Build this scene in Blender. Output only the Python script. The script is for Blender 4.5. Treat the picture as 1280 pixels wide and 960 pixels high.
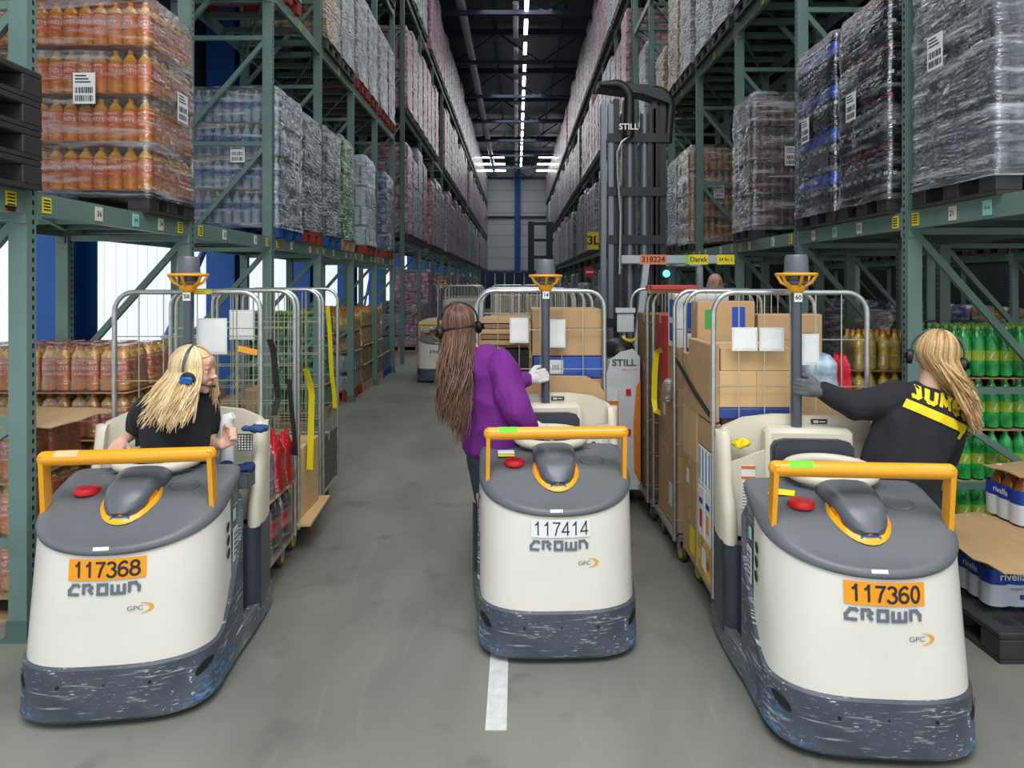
import bpy, bmesh, math, random
from mathutils import Vector, Matrix
S = bpy.context.scene
for o in list(bpy.data.objects): bpy.data.objects.remove(o)
F = 850.0            # focal length in pixels of the 1280 px wide frame
EYE = 1.85
# ---- camera
cam_d = bpy.data.cameras.new('camera'); cam = bpy.data.objects.new('camera', cam_d); S.collection.objects.link(cam)
cam.location = (0, 0, EYE); cam.rotation_euler = (math.pi/2, 0, 0)
cam_d.sensor_width = 36; cam_d.lens = F/1280*36
cam_d.shift_x = -6/1280; cam_d.shift_y = -126/1280
cam_d.clip_start = .05; cam_d.clip_end = 300
S.camera = cam
# ---- world: pale daylight that comes in through the open loading side behind the camera
w = bpy.data.worlds.new('world'); S.world = w; w.use_nodes = True
bg = w.node_tree.nodes['Background']; bg.inputs[0].default_value = (.93, .97, 1, 1); bg.inputs[1].default_value = .92
# ---- exposure
S.view_settings.view_transform = 'Standard'; S.view_settings.look = 'None'
S.view_settings.gamma = 1; S.view_settings.use_curve_mapping = False
S.view_settings.exposure = 0.42
# ---- large area lights
def area(name, loc, size, power, rot=(0, 0, 0), col=(1, 1, 1)):
    d = bpy.data.lights.new(name, 'AREA'); d.shape = 'RECTANGLE'; d.size, d.size_y = size; d.energy = power; d.color = col
    o = bpy.data.objects.new(name, d); S.collection.objects.link(o); o.location = loc; o.rotation_euler = rot
    return o
area('overhead_fill_near', (0, -1.5, 8.5), (7, 6), 760, (math.radians(-12), 0, 0), (.97, .99, 1))  # added soft fill hung above and behind the camera, brightens the foreground
area('rooflight_aisle', (0, 14, 11.2), (2.4, 20), 300, (0, 0, 0), (.97, .99, 1))
area('rooflight_far', (0, 42, 11.2), (2.4, 26), 430, (0, 0, 0), (.97, .99, 1))
area('rooflight_next_aisle', (6.3, 8, 9), (2.0, 16), 380, (0, 0, 0), (.97, .99, 1))

# =====================================================================  helpers
R = math.radians
PI = math.pi
rnd = random.Random(7)
def lin(c):
    c /= 255.0
    return c/12.92 if c <= .04045 else ((c+.055)/1.055)**2.4
def rgb(r, g, b): return (lin(r), lin(g), lin(b), 1)
MATS = {}
def M(name, col, rough=.5, metal=0, var=0, scale=8, bump=0, bscale=None, emit=0, alpha=1, trans=0, coat=0, stretch=(1, 1, 1)):
    if name in MATS: return MATS[name]
    m = bpy.data.materials.new(name); MATS[name] = m; m.use_nodes = True
    nt = m.node_tree; N = nt.nodes; L = nt.links; b = N['Principled BSDF']
    c = rgb(*col); b.inputs['Base Color'].default_value = c
    b.inputs['Roughness'].default_value = rough; b.inputs['Metallic'].default_value = metal
    b.inputs['Alpha'].default_value = alpha; b.inputs['Transmission Weight'].default_value = trans
    b.inputs['Coat Weight'].default_value = coat
    if emit: b.inputs['Emission Color'].default_value = c; b.inputs['Emission Strength'].default_value = emit
    m.diffuse_color = c
    tc = N.new('ShaderNodeTexCoord'); mp = N.new('ShaderNodeMapping'); mp.inputs['Scale'].default_value = stretch
    L.new(tc.outputs['Object'], mp.inputs['Vector'])
    n = N.new('ShaderNodeTexNoise'); n.inputs['Scale'].default_value = scale; n.inputs['Detail'].default_value = 4
    L.new(mp.outputs[0], n.inputs['Vector'])
    v = max(var, .04)
    r = N.new('ShaderNodeValToRGB'); r.color_ramp.elements[0].position = .3; r.color_ramp.elements[1].position = .7
    r.color_ramp.elements[0].color = tuple(x*(1-v) for x in c[:3])+(1,)
    r.color_ramp.elements[1].color = tuple(min(1, x*(1+v)) for x in c[:3])+(1,)
    L.new(n.outputs['Fac'], r.inputs[0]); L.new(r.outputs[0], b.inputs['Base Color'])
    if bump:
        n2 = N.new('ShaderNodeTexNoise'); n2.inputs['Scale'].default_value = bscale or scale*3
        L.new(mp.outputs[0], n2.inputs['Vector'])
        bp = N.new('ShaderNodeBump'); bp.inputs['Strength'].default_value = bump; bp.inputs['Distance'].default_value = .01
        L.new(n2.outputs['Fac'], bp.inputs['Height']); L.new(bp.outputs[0], b.inputs['Normal'])
    return m

def arr(a): return list(a)
class MB:
    """collects shapes and links them as ONE mesh object"""
    def __init__(s, seg=12): s.v = []; s.f = []; s.m = []; s.T = None; s.seg = seg
    def add(s, vs, fs, mi=0):
        o = len(s.v)
        if s.T is not None: vs = [s.T @ Vector(p) for p in vs]
        s.v += [tuple(p) for p in vs]; s.f += [tuple(i+o for i in f) for f in fs]; s.m += [mi]*len(fs)
    def box(s, x0, x1, y0, y1, z0, z1, mi=0, c=0):
        if c:      # chamfered box
            c = min(c, abs(x1-x0)/2.01, abs(y1-y0)/2.01, abs(z1-z0)/2.01)
            cx, cy, cz = (x0+x1)/2, (y0+y1)/2, (z0+z1)/2; hx, hy, hz = (x1-x0)/2, (y1-y0)/2, (z1-z0)/2
            V = []; idx = {}
            for sx in (-1, 1):
                for sy in (-1, 1):
                    for sz in (-1, 1):
                        for a in range(3):
                            p = [hx-c, hy-c, hz-c]; p[a] += c
                            idx[(sx, sy, sz, a)] = len(V); V.append((cx+sx*p[0], cy+sy*p[1], cz+sz*p[2]))
            Fs = []
            for a in range(3):
                b_, c_ = (a+1) % 3, (a+2) % 3
                for sg in (-1, 1):
                    q = []
                    for (u, w_) in ((-1, -1), (1, -1), (1, 1), (-1, 1)):
                        k = [0, 0, 0]; k[a] = sg; k[b_] = u; k[c_] = w_; q.append(idx[tuple(k)+(a,)])
                    Fs.append(q if sg > 0 else q[::-1])
            for a in range(3):          # edges parallel to a
                b_, c_ = (a+1) % 3, (a+2) % 3
                for u in (-1, 1):
                    for w_ in (-1, 1):
                        k0 = [0, 0, 0]; k0[a] = -1; k0[b_] = u; k0[c_] = w_; k1 = list(k0); k1[a] = 1
                        q = [idx[tuple(k0)+(b_,)], idx[tuple(k1)+(b_,)], idx[tuple(k1)+(c_,)], idx[tuple(k0)+(c_,)]]
                        Fs.append(q if u*w_ < 0 else q[::-1])
            for sx in (-1, 1):
                for sy in (-1, 1):
                    for sz in (-1, 1):
                        q = [idx[(sx, sy, sz, a)] for a in range(3)]
                        Fs.append(q if sx*sy*sz > 0 else q[::-1])
            s.add(V, Fs, mi); return s
        s.add([(x0, y0, z0), (x1, y0, z0), (x1, y1, z0), (x0, y1, z0), (x0, y0, z1), (x1, y0, z1), (x1, y1, z1), (x0, y1, z1)],
              [(0, 3, 2, 1), (4, 5, 6, 7), (0, 1, 5, 4), (1, 2, 6, 5), (2, 3, 7, 6), (3, 0, 4, 7)], mi); return s
    def lathe(s, prof, c=(0, 0, 0), mi=0, seg=None, axis='z', mis=None):
        seg = seg or s.seg; V = []; Fs = []
        for (r, z) in prof:
            for i in range(seg):
                a = 2*PI*i/seg; p = (r*math.cos(a), r*math.sin(a), z)
                if axis == 'x': p = (p[2], p[0], p[1])
                if axis == 'y': p = (p[1], p[2], p[0])
                V.append((c[0]+p[0], c[1]+p[1], c[2]+p[2]))
        base = len(s.v)
        for k in range(len(prof)-1):
            q = [(k*seg+i, k*seg+(i+1) % seg, (k+1)*seg+(i+1) % seg, (k+1)*seg+i) for i in range(seg)]
            if mis: 
                if k == 0: s.add(V, q, mis[0])
                else: s.f += [tuple(i+base for i in f) for f in q]; s.m += [mis[k]]*seg
            else: Fs += q
        if not mis: s.add(V, Fs+[tuple(range(seg))[::-1], tuple((len(prof)-1)*seg+i for i in range(seg))], mi)
        return s
    def tube(s, pts, r, mi=0, seg=None, close=False, caps=True, up=None, r2=None):
        """round tube (r may be a list) along a polyline"""
        seg = seg or max(6, s.seg//2); P = [Vector(p) for p in pts]; n = len(P)
        rs = r if isinstance(r, (list, tuple)) else [r]*n
        V = []; prev = None
        for i in range(n):
            if close: d = P[(i+1) % n]-P[i-1]
            else: d = P[min(i+1, n-1)]-P[max(i-1, 0)]
            d = d.normalized() if d.length > 1e-9 else Vector((0, 0, 1))
            if prev is None:
                u = Vector(up) if up else (Vector((0, 0, 1)) if abs(d.z) < .9 else Vector((1, 0, 0)))
            else: u = prev
            a = (u-d*u.dot(d)); a = a.normalized() if a.length > 1e-6 else d.orthogonal().normalized()
            prev = a; b_ = d.cross(a)
            for k in range(seg):
                t = 2*PI*k/seg; V.append(P[i]+a*math.cos(t)*rs[i]+b_*math.sin(t)*(rs[i] if r2 is None else r2))
        Fs = []
        for i in range(n if close else n-1):
            j = (i+1) % n
            Fs += [(i*seg+k, i*seg+(k+1) % seg, j*seg+(k+1) % seg, j*seg+k) for k in range(seg)]
        if caps and not close: Fs += [tuple(range(seg))[::-1], tuple((n-1)*seg+k for k in range(seg))]
        s.add(V, Fs, mi); return s
    def bar(s, a, b, w, h, mi=0, up=(0, 0, 1)):
        """rectangular bar from a to b"""
        a = Vector(a); b = Vector(b); d = (b-a).normalized(); u = Vector(up)
        if abs(d.dot(u)) > .95: u = Vector((1, 0, 0))
        x = d.cross(u).normalized(); y = x.cross(d)
        V = [p+x*sx*w/2+y*sy*h/2 for p in (a, b) for (sx, sy) in ((-1, -1), (1, -1), (1, 1), (-1, 1))]
        s.add(V, [(0, 1, 2, 3), (7, 6, 5, 4), (0, 4, 5, 1), (1, 5, 6, 2), (2, 6, 7, 3), (3, 7, 4, 0)], mi); return s
    def prism(s, poly, a0, a1, axis='y', mi=0):
        """polygon extruded along an axis; poly coords are the two other axes in order"""
        n = len(poly)
        def P(u, v, t): return {'x': (t, u, v), 'y': (u, t, v), 'z': (u, v, t)}[axis]
        V = [P(u, v, a0) for u, v in poly]+[P(u, v, a1) for u, v in poly]
        s.add(V, [tuple(range(n))[::-1], tuple(range(n, 2*n))]+[(i, (i+1) % n, n+(i+1) % n, n+i) for i in range(n)], mi); return s
    def loft(s, rings, mi=0, cap0=True, cap1=True, closed=True):
        n = len(rings[0]); V = [p for r in rings for p in r]; Fs = []
        for k in range(len(rings)-1):
            for i in range(n if closed else n-1):
                Fs.append((k*n+i, k*n+(i+1) % n, (k+1)*n+(i+1) % n, (k+1)*n+i))
        if closed and cap0: Fs.append(tuple(range(n))[::-1])
        if closed and cap1: Fs.append(tuple((len(rings)-1)*n+i for i in range(n)))
        s.add(V, Fs, mi); return s
    def ball(s, c, r, mi=0, seg=12, sc=(1, 1, 1)):
        V = []; Fs = []; h = seg//2
        for i in range(1, h):
            t = PI*i/h
            for k in range(seg):
                a = 2*PI*k/seg; V.append((c[0]+r*sc[0]*math.sin(t)*math.cos(a), c[1]+r*sc[1]*math.sin(t)*math.sin(a), c[2]-r*sc[2]*math.cos(t)))
        V.append((c[0], c[1], c[2]-r*sc[2])); V.append((c[0], c[1], c[2]+r*sc[2])); nb = len(V)
        for i in range(h-2):
            Fs += [(i*seg+k, i*seg+(k+1) % seg, (i+1)*seg+(k+1) % seg, (i+1)*seg+k) for k in range(seg)]
        Fs += [(nb-2, (k+1) % seg, k) for k in range(seg)]
        Fs += [(nb-1, (h-2)*seg+k, (h-2)*seg+(k+1) % seg) for k in range(seg)]
        s.add(V, Fs, mi); return s
    def text(s, txt, size, fn, mi=0, align='CENTER', bold=0, sx=1.0, depth=0):
        """lettering; fn maps (x, z, d) of the flat text to 3-D"""
        vs, fs = text_mesh(txt, align, bold)
        s.add([fn(x*size*sx, y*size, z*depth) for x, y, z in vs], fs, mi); return s
    def mesh(s, name, mats, smooth=40):
        me = bpy.data.meshes.new(name); me.from_pydata(s.v, [], s.f)
        for m in (mats if isinstance(mats, (list, tuple)) else [mats]): me.materials.append(m)
        me.polygons.foreach_set('material_index', s.m)
        if smooth:
            me.polygons.foreach_set('use_smooth', [True]*len(s.f))
            me.set_sharp_from_angle(angle=R(smooth))
        me.update(); return me
    def build(s, name, mats, parent=None, smooth=40, loc=None, rot=None):
        return obj(name, s.mesh(name, mats, smooth), parent, loc, rot)
_tx = {}
def text_mesh(txt, align='CENTER', bold=0):
    k = (txt, align, bold)
    if k not in _tx:
        c = bpy.data.curves.new('t', 'FONT'); c.body = txt; c.size = 1; c.align_x = align; c.align_y = 'CENTER'; c.offset = bold
        c.resolution_u = 3
        o = bpy.data.objects.new('t', c); S.collection.objects.link(o)
        dg = bpy.context.evaluated_depsgraph_get(); me = bpy.data.meshes.new_from_object(o.evaluated_get(dg))
        _tx[k] = ([tuple(v.co) for v in me.vertices], [tuple(p.vertices) for p in me.polygons])
        bpy.data.objects.remove(o); bpy.data.curves.remove(c); bpy.data.meshes.remove(me)
    return _tx[k]
def obj(name, me, parent=None, loc=None, rot=None):
    o = bpy.data.objects.new(name, me); S.collection.objects.link(o)
    if parent: o.parent = parent
    if loc: o.location = loc
    if rot: o.rotation_euler = rot
    return o
def tag(o, label, cat, group=None, kind=None):
    o['label'] = label; o['category'] = cat
    if group: o['group'] = group
    if kind: o['kind'] = kind
    return o
def thing(name, label, cat, loc=(0, 0, 0), rz=0, group=None):
    o = obj(name, None, None, loc, (0, 0, rz)); return tag(o, label, cat, group)
def struct(o): o['kind'] = 'structure'; return o
def dup(root, loc, rz=None, label=None, group=None):
    r = root.copy(); S.collection.objects.link(r); r.location = loc
    if rz is not None: r.rotation_euler = (0, 0, rz)
    if label: r['label'] = label
    if group: r['group'] = group
    for ch in list(root.children):
        c = ch.copy(); S.collection.objects.link(c); c.parent = r
        for g in list(ch.children):
            d = g.copy(); S.collection.objects.link(d); d.parent = c
    return r
def wd(px, Y): return (px-646)*Y/F                # world X of a picture column at depth Y
def wz(py, Y): return EYE-(py-354)*Y/F            # world height of a picture row at depth Y
# =====================================================================  materials
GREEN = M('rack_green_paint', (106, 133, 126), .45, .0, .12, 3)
GREEN_D = M('rack_green_dark', (84, 108, 101), .5, .0, .15, 4)  # darker green for rear beams, cross bars, foot plates and far uprights
BLUE = M('blue_steel_paint', (14, 84, 160), .6, 0, .08, 2)
NAVY = M('dark_blue_steel', (22, 34, 62), .5, 0, .1, 2)
WOOD = M('pallet_wood', (176, 146, 108), .8, 0, .2, 6, .3, stretch=(1, 8, 1))
REDW = M('red_pallet_wood', (150, 58, 44), .8, 0, .2, 6, .3)
BLUEW = M('blue_pallet_wood', (34, 84, 150), .8, 0, .2, 6, .3)
BLACKP = M('black_pallet_plastic', (52, 50, 52), .55, 0, .2, 12, .2)
CARD = M('cardboard', (186, 152, 112), .85, 0, .07, 5, .1)
CARD_L = M('cardboard_light', (206, 172, 124), .85, 0, .05, 5, .1)
CARD_D = M('cardboard_dark', (140, 108, 76), .85, 0, .08, 5, .1)
SHEET = M('kraft_sheet', (190, 156, 112), .9, 0, .08, 3, .2, stretch=(3, .5, 1))
TAPE = M('packing_tape', (196, 166, 122), .35, 0, .03)
WHITE = M('white_paper', (232, 233, 232), .6, 0, .02)
WHITEP = M('white_paint_line', (206, 208, 206), .7, 0, .12, 20)
BLACK = M('black_plastic', (22, 23, 26), .5)
DARK = M('charcoal_plastic', (58, 62, 70), .5, 0, .1, 6, .05)
GREYC = M('grey_cover_plastic', (101, 104, 109), .42, 0, .06, 7, .08, 160)
GREYH = M('grey_head_plastic', (96, 100, 107), .33, 0, .05, 7, .05, 160)
CREAM = M('cream_enamel', (228, 224, 214), .28, 0, .02, 3, coat=.3)
CREAM_S = M('cream_side_plastic', (214, 207, 188), .42, 0, .03, 4)
YEL = M('yellow_enamel', (240, 166, 28), .32, 0, .04, 9, coat=.3)
YELR = M('yellow_lens_rim', (250, 176, 30), .35)
ORG = M('orange_plate', (244, 158, 20), .5)
AMB = M('amber_lens', (226, 130, 20), .12, 0, .35, 60)
RED = M('red_plastic', (212, 32, 38), .35)
INK = M('dark_ink', (40, 42, 52), .6)
INKG = M('grey_logo_ink', (104, 110, 124), .55)
YLAB = M('yellow_label', (238, 220, 40), .6)
LIME = M('lime_label', (120, 226, 50), .6)
CYANL = M('pale_green_label', (150, 214, 198), .6)
STEEL = M('galvanised_steel', (186, 190, 188), .32, .75, .12, 30)
STEELD = M('dull_steel', (120, 124, 126), .4, .8, .15, 20)
WIRE = M('zinc_wire', (196, 192, 168), .35, .6, .1, 30)
RUB = M('grey_rubber', (70, 72, 74), .7)
CASY = M('yellow_wheel_hub', (228, 184, 40), .5)
GREYM = M('grey_metal', (84, 89, 98), .35, .3, .05, 6)
STRAPY = M('yellow_strap', (240, 222, 20), .6, 0, .05, 40)
STRAPB = M('black_strap', (46, 46, 48), .7, 0, .1, 60)
BLUEP = M('blue_print', (30, 74, 170), .5)
ALU = M('pale_aluminium', (178, 184, 188), .35, .5, .05)

def scuffed(name, base, lo=.0):
    """dark paint with horizontal scrapes and rubbed blue patches"""
    m = bpy.data.materials.new(name); MATS[name] = m; m.use_nodes = True
    nt = m.node_tree; N = nt.nodes; L = nt.links; b = N['Principled BSDF']; b.inputs['Roughness'].default_value = .5
    tc = N.new('ShaderNodeTexCoord')
    def noise(sc, st, det=5):
        mp = N.new('ShaderNodeMapping'); mp.inputs['Scale'].default_value = st; L.new(tc.outputs['Object'], mp.inputs[0])
        n = N.new('ShaderNodeTexNoise'); n.inputs['Scale'].default_value = sc; n.inputs['Detail'].default_value = det
        L.new(mp.outputs[0], n.inputs['Vector']); return n.outputs['Fac']
    def ramp(src, a, b_):
        r = N.new('ShaderNodeMapRange'); r.inputs[1].default_value = a; r.inputs[2].default_value = b_; L.new(src, r.inputs[0]); return r.outputs[0]
    def mul(a, b_):
        r = N.new('ShaderNodeMath'); r.operation = 'MULTIPLY'; L.new(a, r.inputs[0]); L.new(b_, r.inputs[1]); return r.outputs[0]
    def mix(f, c0, c1):
        r = N.new('ShaderNodeMix'); r.data_type = 'RGBA'; L.new(f, r.inputs[0])
        for i, c in ((6, c0), (7, c1)):
            if isinstance(c, tuple): r.inputs[i].default_value = c
            else: L.new(c, r.inputs[i])
        return r.outputs[2]
    dirt = mix(ramp(noise(5, (1, 1, 1)), .35, .7), rgb(*base), rgb(*[min(255, x+22) for x in base]))
    sp = N.new('ShaderNodeSeparateXYZ'); L.new(tc.outputs['Object'], sp.inputs[0])
    ax = N.new('ShaderNodeMath'); ax.operation = 'ABSOLUTE'; L.new(sp.outputs[0], ax.inputs[0])
    corner = mul(ramp(ax.outputs[0], .24, .36), ramp(sp.outputs[2], .22, .12))
    if lo: bl = dirt
    else: bl = mix(mul(mul(corner, ramp(noise(9, (1, 1, 1.6)), .42, .52)), ramp(noise(30, (1, 1, 3)), .46, .6)), dirt, rgb(74, 128, 176))
    sc = mul(ramp(noise(1, (5, 5, 75), 6), .565, .62), ramp(noise(5, (1, 1, 2.5), 4), .46, .58))
    c1 = mix(sc, bl, rgb(168, 173, 178))
    sc2 = mul(ramp(noise(1, (22, 22, 170), 5), .62, .67), ramp(noise(4, (1, 1, 1.4), 3), .42, .55))
    c2 = mix(sc2, c1, rgb(192, 196, 200))
    sc3 = mul(ramp(noise(60, (1, 1, 1), 2), .66, .70), ramp(noise(6, (1, 1, 1), 3), .5, .6))
    c2 = mix(sc3, c2, rgb(180, 184, 188))
    L.new(c2, b.inputs['Base Color'])
    return m
BUMP = scuffed('scuffed_bumper_paint', (64, 69, 80))
SKIRT = scuffed('scuffed_skirt_paint', (84, 88, 94), 1)

def film_mat(name, tint=(225, 232, 238), cover=.35, streak=.6, glow=.0, bump=.5, sc=6):
    """stretch wrap: clear glossy film with milky folds and wrinkles"""
    m = bpy.data.materials.new(name); MATS[name] = m; m.use_nodes = True
    nt = m.node_tree; N = nt.nodes; L = nt.links; N.remove(N['Principled BSDF']); out = N['Material Output']
    tc = N.new('ShaderNodeTexCoord')
    def noise(scale, st, det=4):
        mp = N.new('ShaderNodeMapping'); mp.inputs['Scale'].default_value = st; mp.inputs['Rotation'].default_value = (R(6), R(5), 0)
        L.new(tc.outputs['Object'], mp.inputs[0])
        n = N.new('ShaderNodeTexNoise'); n.inputs['Scale'].default_value = scale; n.inputs['Detail'].default_value = det
        n.inputs['Distortion'].default_value = .4
        L.new(mp.outputs[0], n.inputs['Vector']); return n.outputs['Fac']
    tr = N.new('ShaderNodeBsdfTransparent'); df = N.new('ShaderNodeBsdfDiffuse'); df.inputs[0].default_value = rgb(*tint)
    gl = N.new('ShaderNodeBsdfGlossy'); gl.inputs['Roughness'].default_value = .11; gl.inputs[0].default_value = (.95, .97, 1, 1)
    bp = N.new('ShaderNodeBump'); bp.inputs['Strength'].default_value = bump; bp.inputs['Distance'].default_value = .03
    mx = N.new('ShaderNodeMath'); mx.operation = 'ADD'; L.new(noise(sc, (.5, .5, 4)), mx.inputs[0]); L.new(noise(sc*3, (.6, .6, 3)), mx.inputs[1])
    L.new(mx.outputs[0], bp.inputs['Height'])
    for n_ in (df, gl): L.new(bp.outputs[0], n_.inputs['Normal'])
    r1 = N.new('ShaderNodeMapRange'); r1.inputs[1].default_value = .50; r1.inputs[2].default_value = .74
    r1.inputs[3].default_value = cover*.35; r1.inputs[4].default_value = min(1, cover+streak)
    L.new(noise(sc*.7, (.45, .45, 5)), r1.inputs[0])
    a = N.new('ShaderNodeMixShader'); L.new(r1.outputs[0], a.inputs[0]); L.new(tr.outputs[0], a.inputs[1]); L.new(df.outputs[0], a.inputs[2])
    fr = N.new('ShaderNodeFresnel'); fr.inputs[0].default_value = 1.35; L.new(bp.outputs[0], fr.inputs['Normal'])
    ad = N.new('ShaderNodeMath'); ad.operation = 'ADD'; ad.inputs[1].default_value = .09; L.new(fr.outputs[0], ad.inputs[0])
    b = N.new('ShaderNodeMixShader'); L.new(ad.outputs[0], b.inputs[0]); L.new(a.outputs[0], b.inputs[1]); L.new(gl.outputs[0], b.inputs[2])
    L.new(b.outputs[0], out.inputs[0])
    m.diffuse_color = rgb(*tint)
    return m
FILM = film_mat('stretch_film', cover=.05, streak=.40, bump=.55)
FILM_W = film_mat('stretch_film_milky', cover=.16, streak=.42, bump=.6)
FILM_C = film_mat('clear_stretch_film', cover=.02, streak=.28, bump=.35)
FILM_T = film_mat('thin_shrink_film', cover=.06, streak=.25, bump=.3, sc=14)

def wrapped_far(name, base, base2, rows=.3, white=.45):
    """distant wrapped load: coloured packs in rows behind wrinkled glossy film"""
    m = bpy.data.materials.new(name); MATS[name] = m; m.use_nodes = True
    nt = m.node_tree; N = nt.nodes; L = nt.links; b = N['Principled BSDF']
    tc = N.new('ShaderNodeTexCoord')
    br = N.new('ShaderNodeTexBrick'); br.inputs['Color1'].default_value = rgb(*base); br.inputs['Color2'].default_value = rgb(*base2)
    br.inputs['Mortar'].default_value = tuple(x*.3 for x in rgb(*base)[:3])+(1,); br.inputs['Scale'].default_value = 1
    br.inputs['Mortar Size'].default_value = .02; br.inputs['Brick Width'].default_value = .2; br.inputs['Row Height'].default_value = rows
    sp = N.new('ShaderNodeSeparateXYZ'); L.new(tc.outputs['Object'], sp.inputs[0])
    ad = N.new('ShaderNodeMath'); ad.operation = 'ADD'; L.new(sp.outputs[0], ad.inputs[0]); L.new(sp.outputs[1], ad.inputs[1])
    cb = N.new('ShaderNodeCombineXYZ'); L.new(ad.outputs[0], cb.inputs[0]); L.new(sp.outputs[2], cb.inputs[1]); L.new(cb.outputs[0], br.inputs['Vector'])
    n = N.new('ShaderNodeTexNoise'); n.inputs['Scale'].default_value = 5; n.inputs['Detail'].default_value = 6
    mp = N.new('ShaderNodeMapping'); mp.inputs['Scale'].default_value = (1, 1, 2.6); L.new(tc.outputs['Object'], mp.inputs[0]); L.new(mp.outputs[0], n.inputs['Vector'])
    r = N.new('ShaderNodeMapRange'); r.inputs[1].default_value = .46; r.inputs[2].default_value = .68; r.inputs[3].default_value = white*.25; r.inputs[4].default_value = min(1, white+.4)
    L.new(n.outputs['Fac'], r.inputs[0])
    mx = N.new('ShaderNodeMix'); mx.data_type = 'RGBA'; L.new(r.outputs[0], mx.inputs[0]); L.new(br.outputs[0], mx.inputs[6]); mx.inputs[7].default_value = rgb(206, 212, 216)
    L.new(mx.outputs[2], b.inputs['Base Color'])
    b.inputs['Roughness'].default_value = .3; b.inputs['Coat Weight'].default_value = .4; b.inputs['Coat Roughness'].default_value = .12
    bp = N.new('ShaderNodeBump'); bp.inputs['Strength'].default_value = .9; bp.inputs['Distance'].default_value = .04
    n2 = N.new('ShaderNodeTexNoise'); n2.inputs['Scale'].default_value = 13; n2.inputs['Detail'].default_value = 3; L.new(mp.outputs[0], n2.inputs['Vector'])
    L.new(n2.outputs['Fac'], bp.inputs['Height']); L.new(bp.outputs[0], b.inputs['Normal']); L.new(bp.outputs[0], b.inputs['Coat Normal'])
    return m
def bottle_mat(name, col, rough=.12, var=.15, trans=0):
    return M(name, col, rough, 0, var, 18, coat=.5, trans=trans)
# =====================================================================  the building
def floor_mat():
    m = bpy.data.materials.new('concrete_floor'); m.use_nodes = True; nt = m.node_tree; N = nt.nodes; L = nt.links; b = N['Principled BSDF']
    tc = N.new('ShaderNodeTexCoord')
    def noise(sc, st, det=6, dist=0):
        mp = N.new('ShaderNodeMapping'); mp.inputs['Scale'].default_value = st; mp.inputs['Rotation'].default_value = (0, 0, R(8)); L.new(tc.outputs['Object'], mp.inputs[0])
        n = N.new('ShaderNodeTexNoise'); n.inputs['Scale'].default_value = sc; n.inputs['Detail'].default_value = det; n.inputs['Distortion'].default_value = dist
        L.new(mp.outputs[0], n.inputs['Vector']); return n.outputs['Fac']
    r = N.new('ShaderNodeValToRGB'); e = r.color_ramp.elements; e[0].position = .25; e[0].color = rgb(98, 99, 92); e[1].position = .72; e[1].color = rgb(146, 146, 136)
    L.new(noise(.9, (1, .6, 1), 8, .6), r.inputs[0])
    st = N.new('ShaderNodeMapRange'); st.inputs[1].default_value = .62; st.inputs[2].default_value = .72; st.inputs[4].default_value = .16; L.new(noise(3.0, (5, .5, 1), 5, 1.2), st.inputs[0])
    mx = N.new('ShaderNodeMix'); mx.data_type = 'RGBA'; L.new(st.outputs[0], mx.inputs[0]); L.new(r.outputs[0], mx.inputs[6]); mx.inputs[7].default_value = rgb(158, 158, 150)
    sp = N.new('ShaderNodeMapRange'); sp.inputs[1].default_value = .60; sp.inputs[2].default_value = .7; sp.inputs[4].default_value = .5; L.new(noise(3.2, (1, 1, 1), 8, .3), sp.inputs[0])
    m2 = N.new('ShaderNodeMix'); m2.data_type = 'RGBA'; L.new(sp.outputs[0], m2.inputs[0]); L.new(mx.outputs[2], m2.inputs[6]); m2.inputs[7].default_value = rgb(94, 95, 88)
    L.new(m2.outputs[2], b.inputs['Base Color'])
    rr = N.new('ShaderNodeMapRange'); rr.inputs[3].default_value = .28; rr.inputs[4].default_value = .5; L.new(noise(2, (1, 1, 1)), rr.inputs[0]); L.new(rr.outputs[0], b.inputs['Roughness'])
    return m
struct(MB().box(-9, 16, -6, 62, -.2, 0).build('floor', floor_mat(), smooth=0))

def ribbed(name, col, sc, axis, depth=.5, emit=0, c2=None, rough=.5):
    m = bpy.data.materials.new(name); m.use_nodes = True; nt = m.node_tree; N = nt.nodes; L = nt.links; b = N['Principled BSDF']
    tc = N.new('ShaderNodeTexCoord'); sp = N.new('ShaderNodeSeparateXYZ'); L.new(tc.outputs['Object'], sp.inputs[0])
    w_ = N.new('ShaderNodeMath'); w_.operation = 'MULTIPLY'; w_.inputs[1].default_value = sc; L.new(sp.outputs[axis], w_.inputs[0])
    f = N.new('ShaderNodeMath'); f.operation = 'FRACT'; L.new(w_.outputs[0], f.inputs[0])
    r = N.new('ShaderNodeValToRGB'); e = r.color_ramp.elements; e[0].position = .0; e[0].color = rgb(*(c2 or [x*.72 for x in col])); e[1].position = .14; e[1].color = rgb(*col)
    L.new(f.outputs[0], r.inputs[0]); L.new(r.outputs[0], b.inputs['Base Color']); b.inputs['Roughness'].default_value = rough
    if emit: L.new(r.outputs[0], b.inputs['Emission Color']); b.inputs['Emission Strength'].default_value = emit
    bp = N.new('ShaderNodeBump'); bp.inputs['Strength'].default_value = depth; L.new(f.outputs[0], bp.inputs['Height']); L.new(bp.outputs[0], b.inputs['Normal'])
    return m
WX = -4.45
struct(MB().box(WX-.15, WX, -6, 62, 3.0, 13).build('wall_left', ribbed('dark_wall_cladding', (46, 50, 56), 3, 1), smooth=0))
struct(MB().box(WX-.15, WX, -6, 62, 0, .25).build('wall_left_plinth', M('concrete_plinth', (110, 112, 110), .8), smooth=0))
o = MB().box(WX-.08, WX-.04, -6, 62, .25, 3.0).build('window_1', ribbed('daylit_ribbed_glazing', (240, 248, 250), 4.6, 1, .3, .74, (186, 208, 212)), smooth=0); struct(o)
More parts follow.
